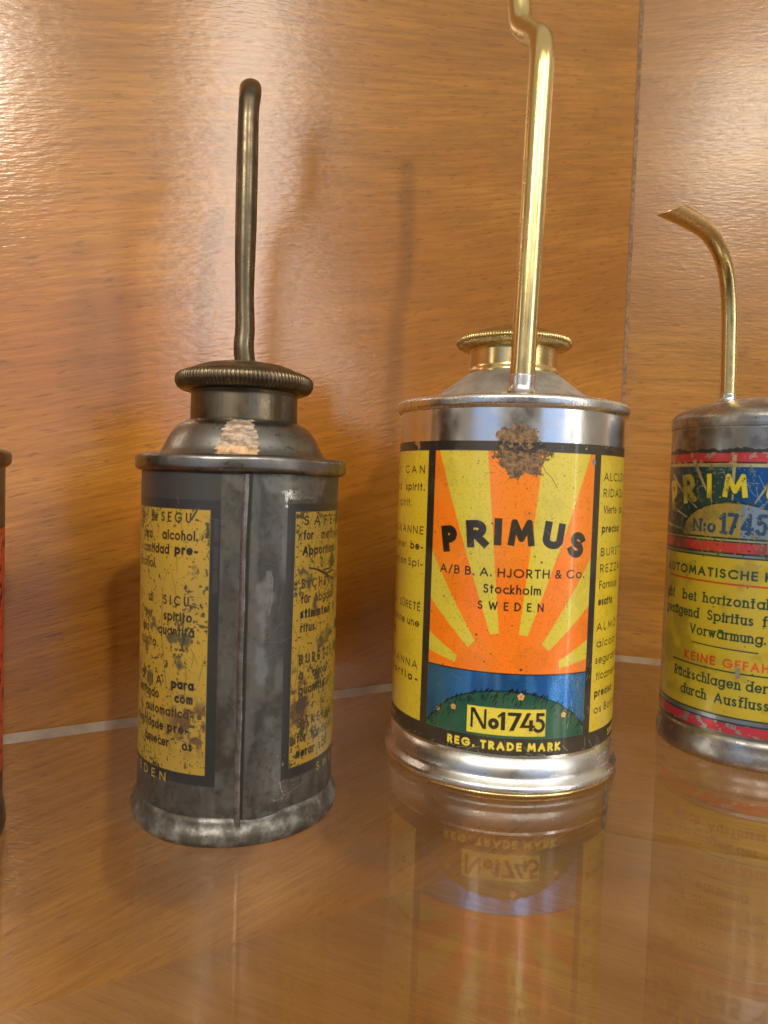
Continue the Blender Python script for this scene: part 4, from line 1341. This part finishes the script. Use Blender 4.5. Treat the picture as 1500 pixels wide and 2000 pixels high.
cs, cz = -.085, 2.715
outl = [(-.30, 2.865), (-.25, 2.90), (-.19, 2.925), (-.116, 2.935), (-.03, 2.925), (.02, 2.89), (.050, 2.855), (.075, 2.80), (.10, 2.76), (.17, 2.73), (.165, 2.69), (.11, 2.69), (.095, 2.66), (.085, 2.60), (.06, 2.555), (.0, 2.545), (-.05, 2.56), (-.08, 2.525), (-.135, 2.51), (-.17, 2.54), (-.205, 2.555), (-.215, 2.61), (-.25, 2.64), (-.255, 2.67), (-.29, 2.66), (-.305, 2.70), (-.27, 2.735), (-.275, 2.79), (-.255, 2.825)]
rg = np.random.default_rng(2)
ST = .0065
ns_, nz_ = 84, 74
S_, Z_ = np.meshgrid(-.335 + ST * np.arange(ns_ + 1), 2.485 + ST * np.arange(nz_ + 1), indexing='ij')


def _vn(cell, seed):
    G = np.random.default_rng(seed).random((60, 60))
    fx, fy = (S_ + .4) / cell, (Z_ - 2.4) / cell
    ix, iy = fx.astype(int), fy.astype(int)
    tx, ty = fx - ix, fy - iy
    return (G[ix, iy] * (1 - tx) + G[ix + 1, iy] * tx) * (1 - ty) + (G[ix, iy + 1] * (1 - tx) + G[ix + 1, iy + 1] * tx) * ty


Sw, Zw = S_ + (_vn(.03, 1) - .5) * .05 + (_vn(.014, 3) - .5) * .03, Z_ + (_vn(.03, 2) - .5) * .05 + (_vn(.014, 4) - .5) * .03
ins = np.zeros(S_.shape, bool)
dist = np.full(S_.shape, 9.0)
for i in range(len(outl)):
    (x0, y0), (x1, y1) = outl[i], outl[(i + 1) % len(outl)]
    ins ^= ((y0 > Zw) != (y1 > Zw)) & (Sw < (x1 - x0) * (Zw - y0) / (y1 - y0 if abs(y1 - y0) > 1e-9 else 1e-9) + x0)
    ex, ey = x1 - x0, y1 - y0
    tt = np.clip(((Sw - x0) * ex + (Zw - y0) * ey) / (ex * ex + ey * ey), 0, 1)
    dist = np.minimum(dist, np.hypot(Sw - x0 - tt * ex, Zw - y0 - tt * ey))
hh = .0036 + .0035 * np.clip(dist / .05, 0, 1) * (.4 + 1.2 * _vn(.02, 5)) * ins
bm = bmesh.new()
vv = {}


def _v(i, j):
    if (i, j) not in vv:
        rr = (1.0 + hh[i, j]) * U
        vv[i, j] = bm.verts.new((rr * math.sin(S_[i, j]), -rr * math.cos(S_[i, j]), Z_[i, j] * U))
    return vv[i, j]


for i in range(ns_):
    for j in range(nz_):
        d_ = dist[i, j] if ins[i, j] else -dist[i, j]
        if d_ > .004 or (d_ > -.012 and rg.random() < (d_ + .012) / .016 * .5):
            bm.faces.new((_v(i, j), _v(i + 1, j), _v(i + 1, j + 1), _v(i, j + 1)))
link_mesh('rust_patch', bm, M_RUST, bright)

# ---- right-hand can cut by the frame
RX, RY, RR = 3.686, 7.122, .836
green = thing('oil_can', 'dull tin can with red bands and green lettering on yellow, under a curved brass spout', 'oil can', (RX, RY, 0), GRP)
link_mesh('body', lathe(fillet([(.74, .10), (RR, .14), (RR, .30), (RR, 3.07), (.80, 3.09)]), 200), M_DULLTIN, green)
link_mesh('label', shell(RR, .27, 3.05, -math.pi * RR, math.pi * RR, 240, 24, .003), printed('green_text_print', print_serif(), coat=.45, coat_rough=.12, bump=.06), green)
link_mesh('base_rim', lathe(fillet([(0, .02), (.78, .02), (.82, .0), (.850, .0, .02), (.866, .05, .03), (.862, .11, .03), (.846, .17, .03), (.841, .26), (.828, .262)]), 200, wobble(.004, .005, 17)), M_DULLTIN, green)
link_mesh('lid', lathe(fillet([(.80, 3.062), (.846, 3.064, .006), (.850, 3.10), (.850, 3.185, .04), (.785, 3.236, .06), (.65, 3.296, .1), (.48, 3.345, .1), (.28, 3.372), (0, 3.38)]), 200), M_DULLTIN, green)
sy = RY - .10
sp = [at(1421, 800, sy), at(1424, 690, sy), at(1424.5, 590, sy - .02), at(1415, 515, sy - .12), at(1390, 461, sy - .30), at(1352, 431, sy - .52), at(1310, 409, sy - .74), at(1272, 391, sy - .93)]
bm = tube(sp, lambda t: .0735 + .014 * max(0, t - .4) / .6, 36, 12, hollow=False)
# the mouth is cut off flat, slanting across the pipe
c0 = Vector((0, 0, CAM_H))
k1, k2 = Vector(at(1292, 417, sy - .7)), Vector(at(1334, 402, sy - .7))
nrm = (k1 - c0).cross(k2 - c0).normalized()
if nrm.z < 0:
    nrm = -nrm
gm = bm.verts[:] + bm.edges[:] + bm.faces[:]
bmesh.ops.bisect_plane(bm, geom=gm, plane_co=k1 * U, plane_no=nrm, clear_outer=False, clear_inner=False)
kill = [v for v in bm.verts if (v.co - k1 * U).dot(nrm) > 1e-7]
bmesh.ops.delete(bm, geom=kill, context='VERTS')
ed = [e for e in bm.edges if len(e.link_faces) == 1]
bmesh.ops.holes_fill(bm, edges=ed)
link_mesh('spout', shift(bm, green), M_BRASS, green, recalc=True)
so = [at(1421, 792, sy), at(1421, 782, sy), at(1421.3, 770, sy)]
link_mesh('solder_collar', shift(tube(so, lambda t: .076 + .06 * max(0, 1 - t / .7) ** 2, 32, 8, hollow=False), green), M_SOLDER, green)

# ---- the can at the left edge of the picture
EX, EY, ER = -3.286, 4.57, .80
red = thing('oil_can', 'dark grey topped can with a worn orange red label, mostly outside the picture', 'oil can', (EX, EY, 0), GRP)
link_mesh('body', shell(ER, .12, 2.50, -math.pi * ER, math.pi * ER, 200, 16), printed('red_print', print_red(), coat=.25, coat_rough=.2, bump=.08), red)
link_mesh('base_rim', lathe(fillet([(0, .02), (.74, .02), (.78, .0), (.808, .0, .02), (.826, .05, .03), (.820, .12, .03), (.806, .20), (.79, .21)]), 160, wobble(.004, .005, 23)), M_DARKTIN, red)
link_mesh('top_rim', lathe(fillet([(.78, 2.48), (.805, 2.482, .01), (.838, 2.51, .03), (.838, 2.58, .03), (.80, 2.60, .02), (.66, 2.61)]), 160), M_DARKTIN, red)
link_mesh('shoulder', lathe(fillet([(.70, 2.59), (.66, 2.62, .03), (.56, 2.76, .05), (.42, 2.87, .03), (.36, 2.88)]), 120), M_DARKTIN, red)
link_mesh('neck', lathe(fillet([(.38, 2.86), (.39, 2.87), (.39, 3.09), (.3, 3.09)]), 120), M_OLDNECK, red)
cap(red, M_OLDBRASS, cp_, 104, .013, (3, 7))
bm = tube([(EX, 5.24, 2.68), (EX, 5.24, 3.4), (EX, 5.24, 4.6), (EX, 5.29, 5.0), (EX, 5.59, 5.2)], .083, 28, 10)
link_mesh('spout', shift(bm, red), M_OLDBRASS, red)

# pieces of parts: solder on its spout, rust on its label, seam on its body
for root in (dark, bright, green):
    kids = {k.name.split('.')[0]: k for k in root.children}
    for piece, part in (('solder_collar', 'spout'), ('rust_patch', 'label'), ('seam', 'body'), ('paper_remnant', 'shoulder')):
        if piece in kids and part in kids:
            kids[piece].parent = kids[part]
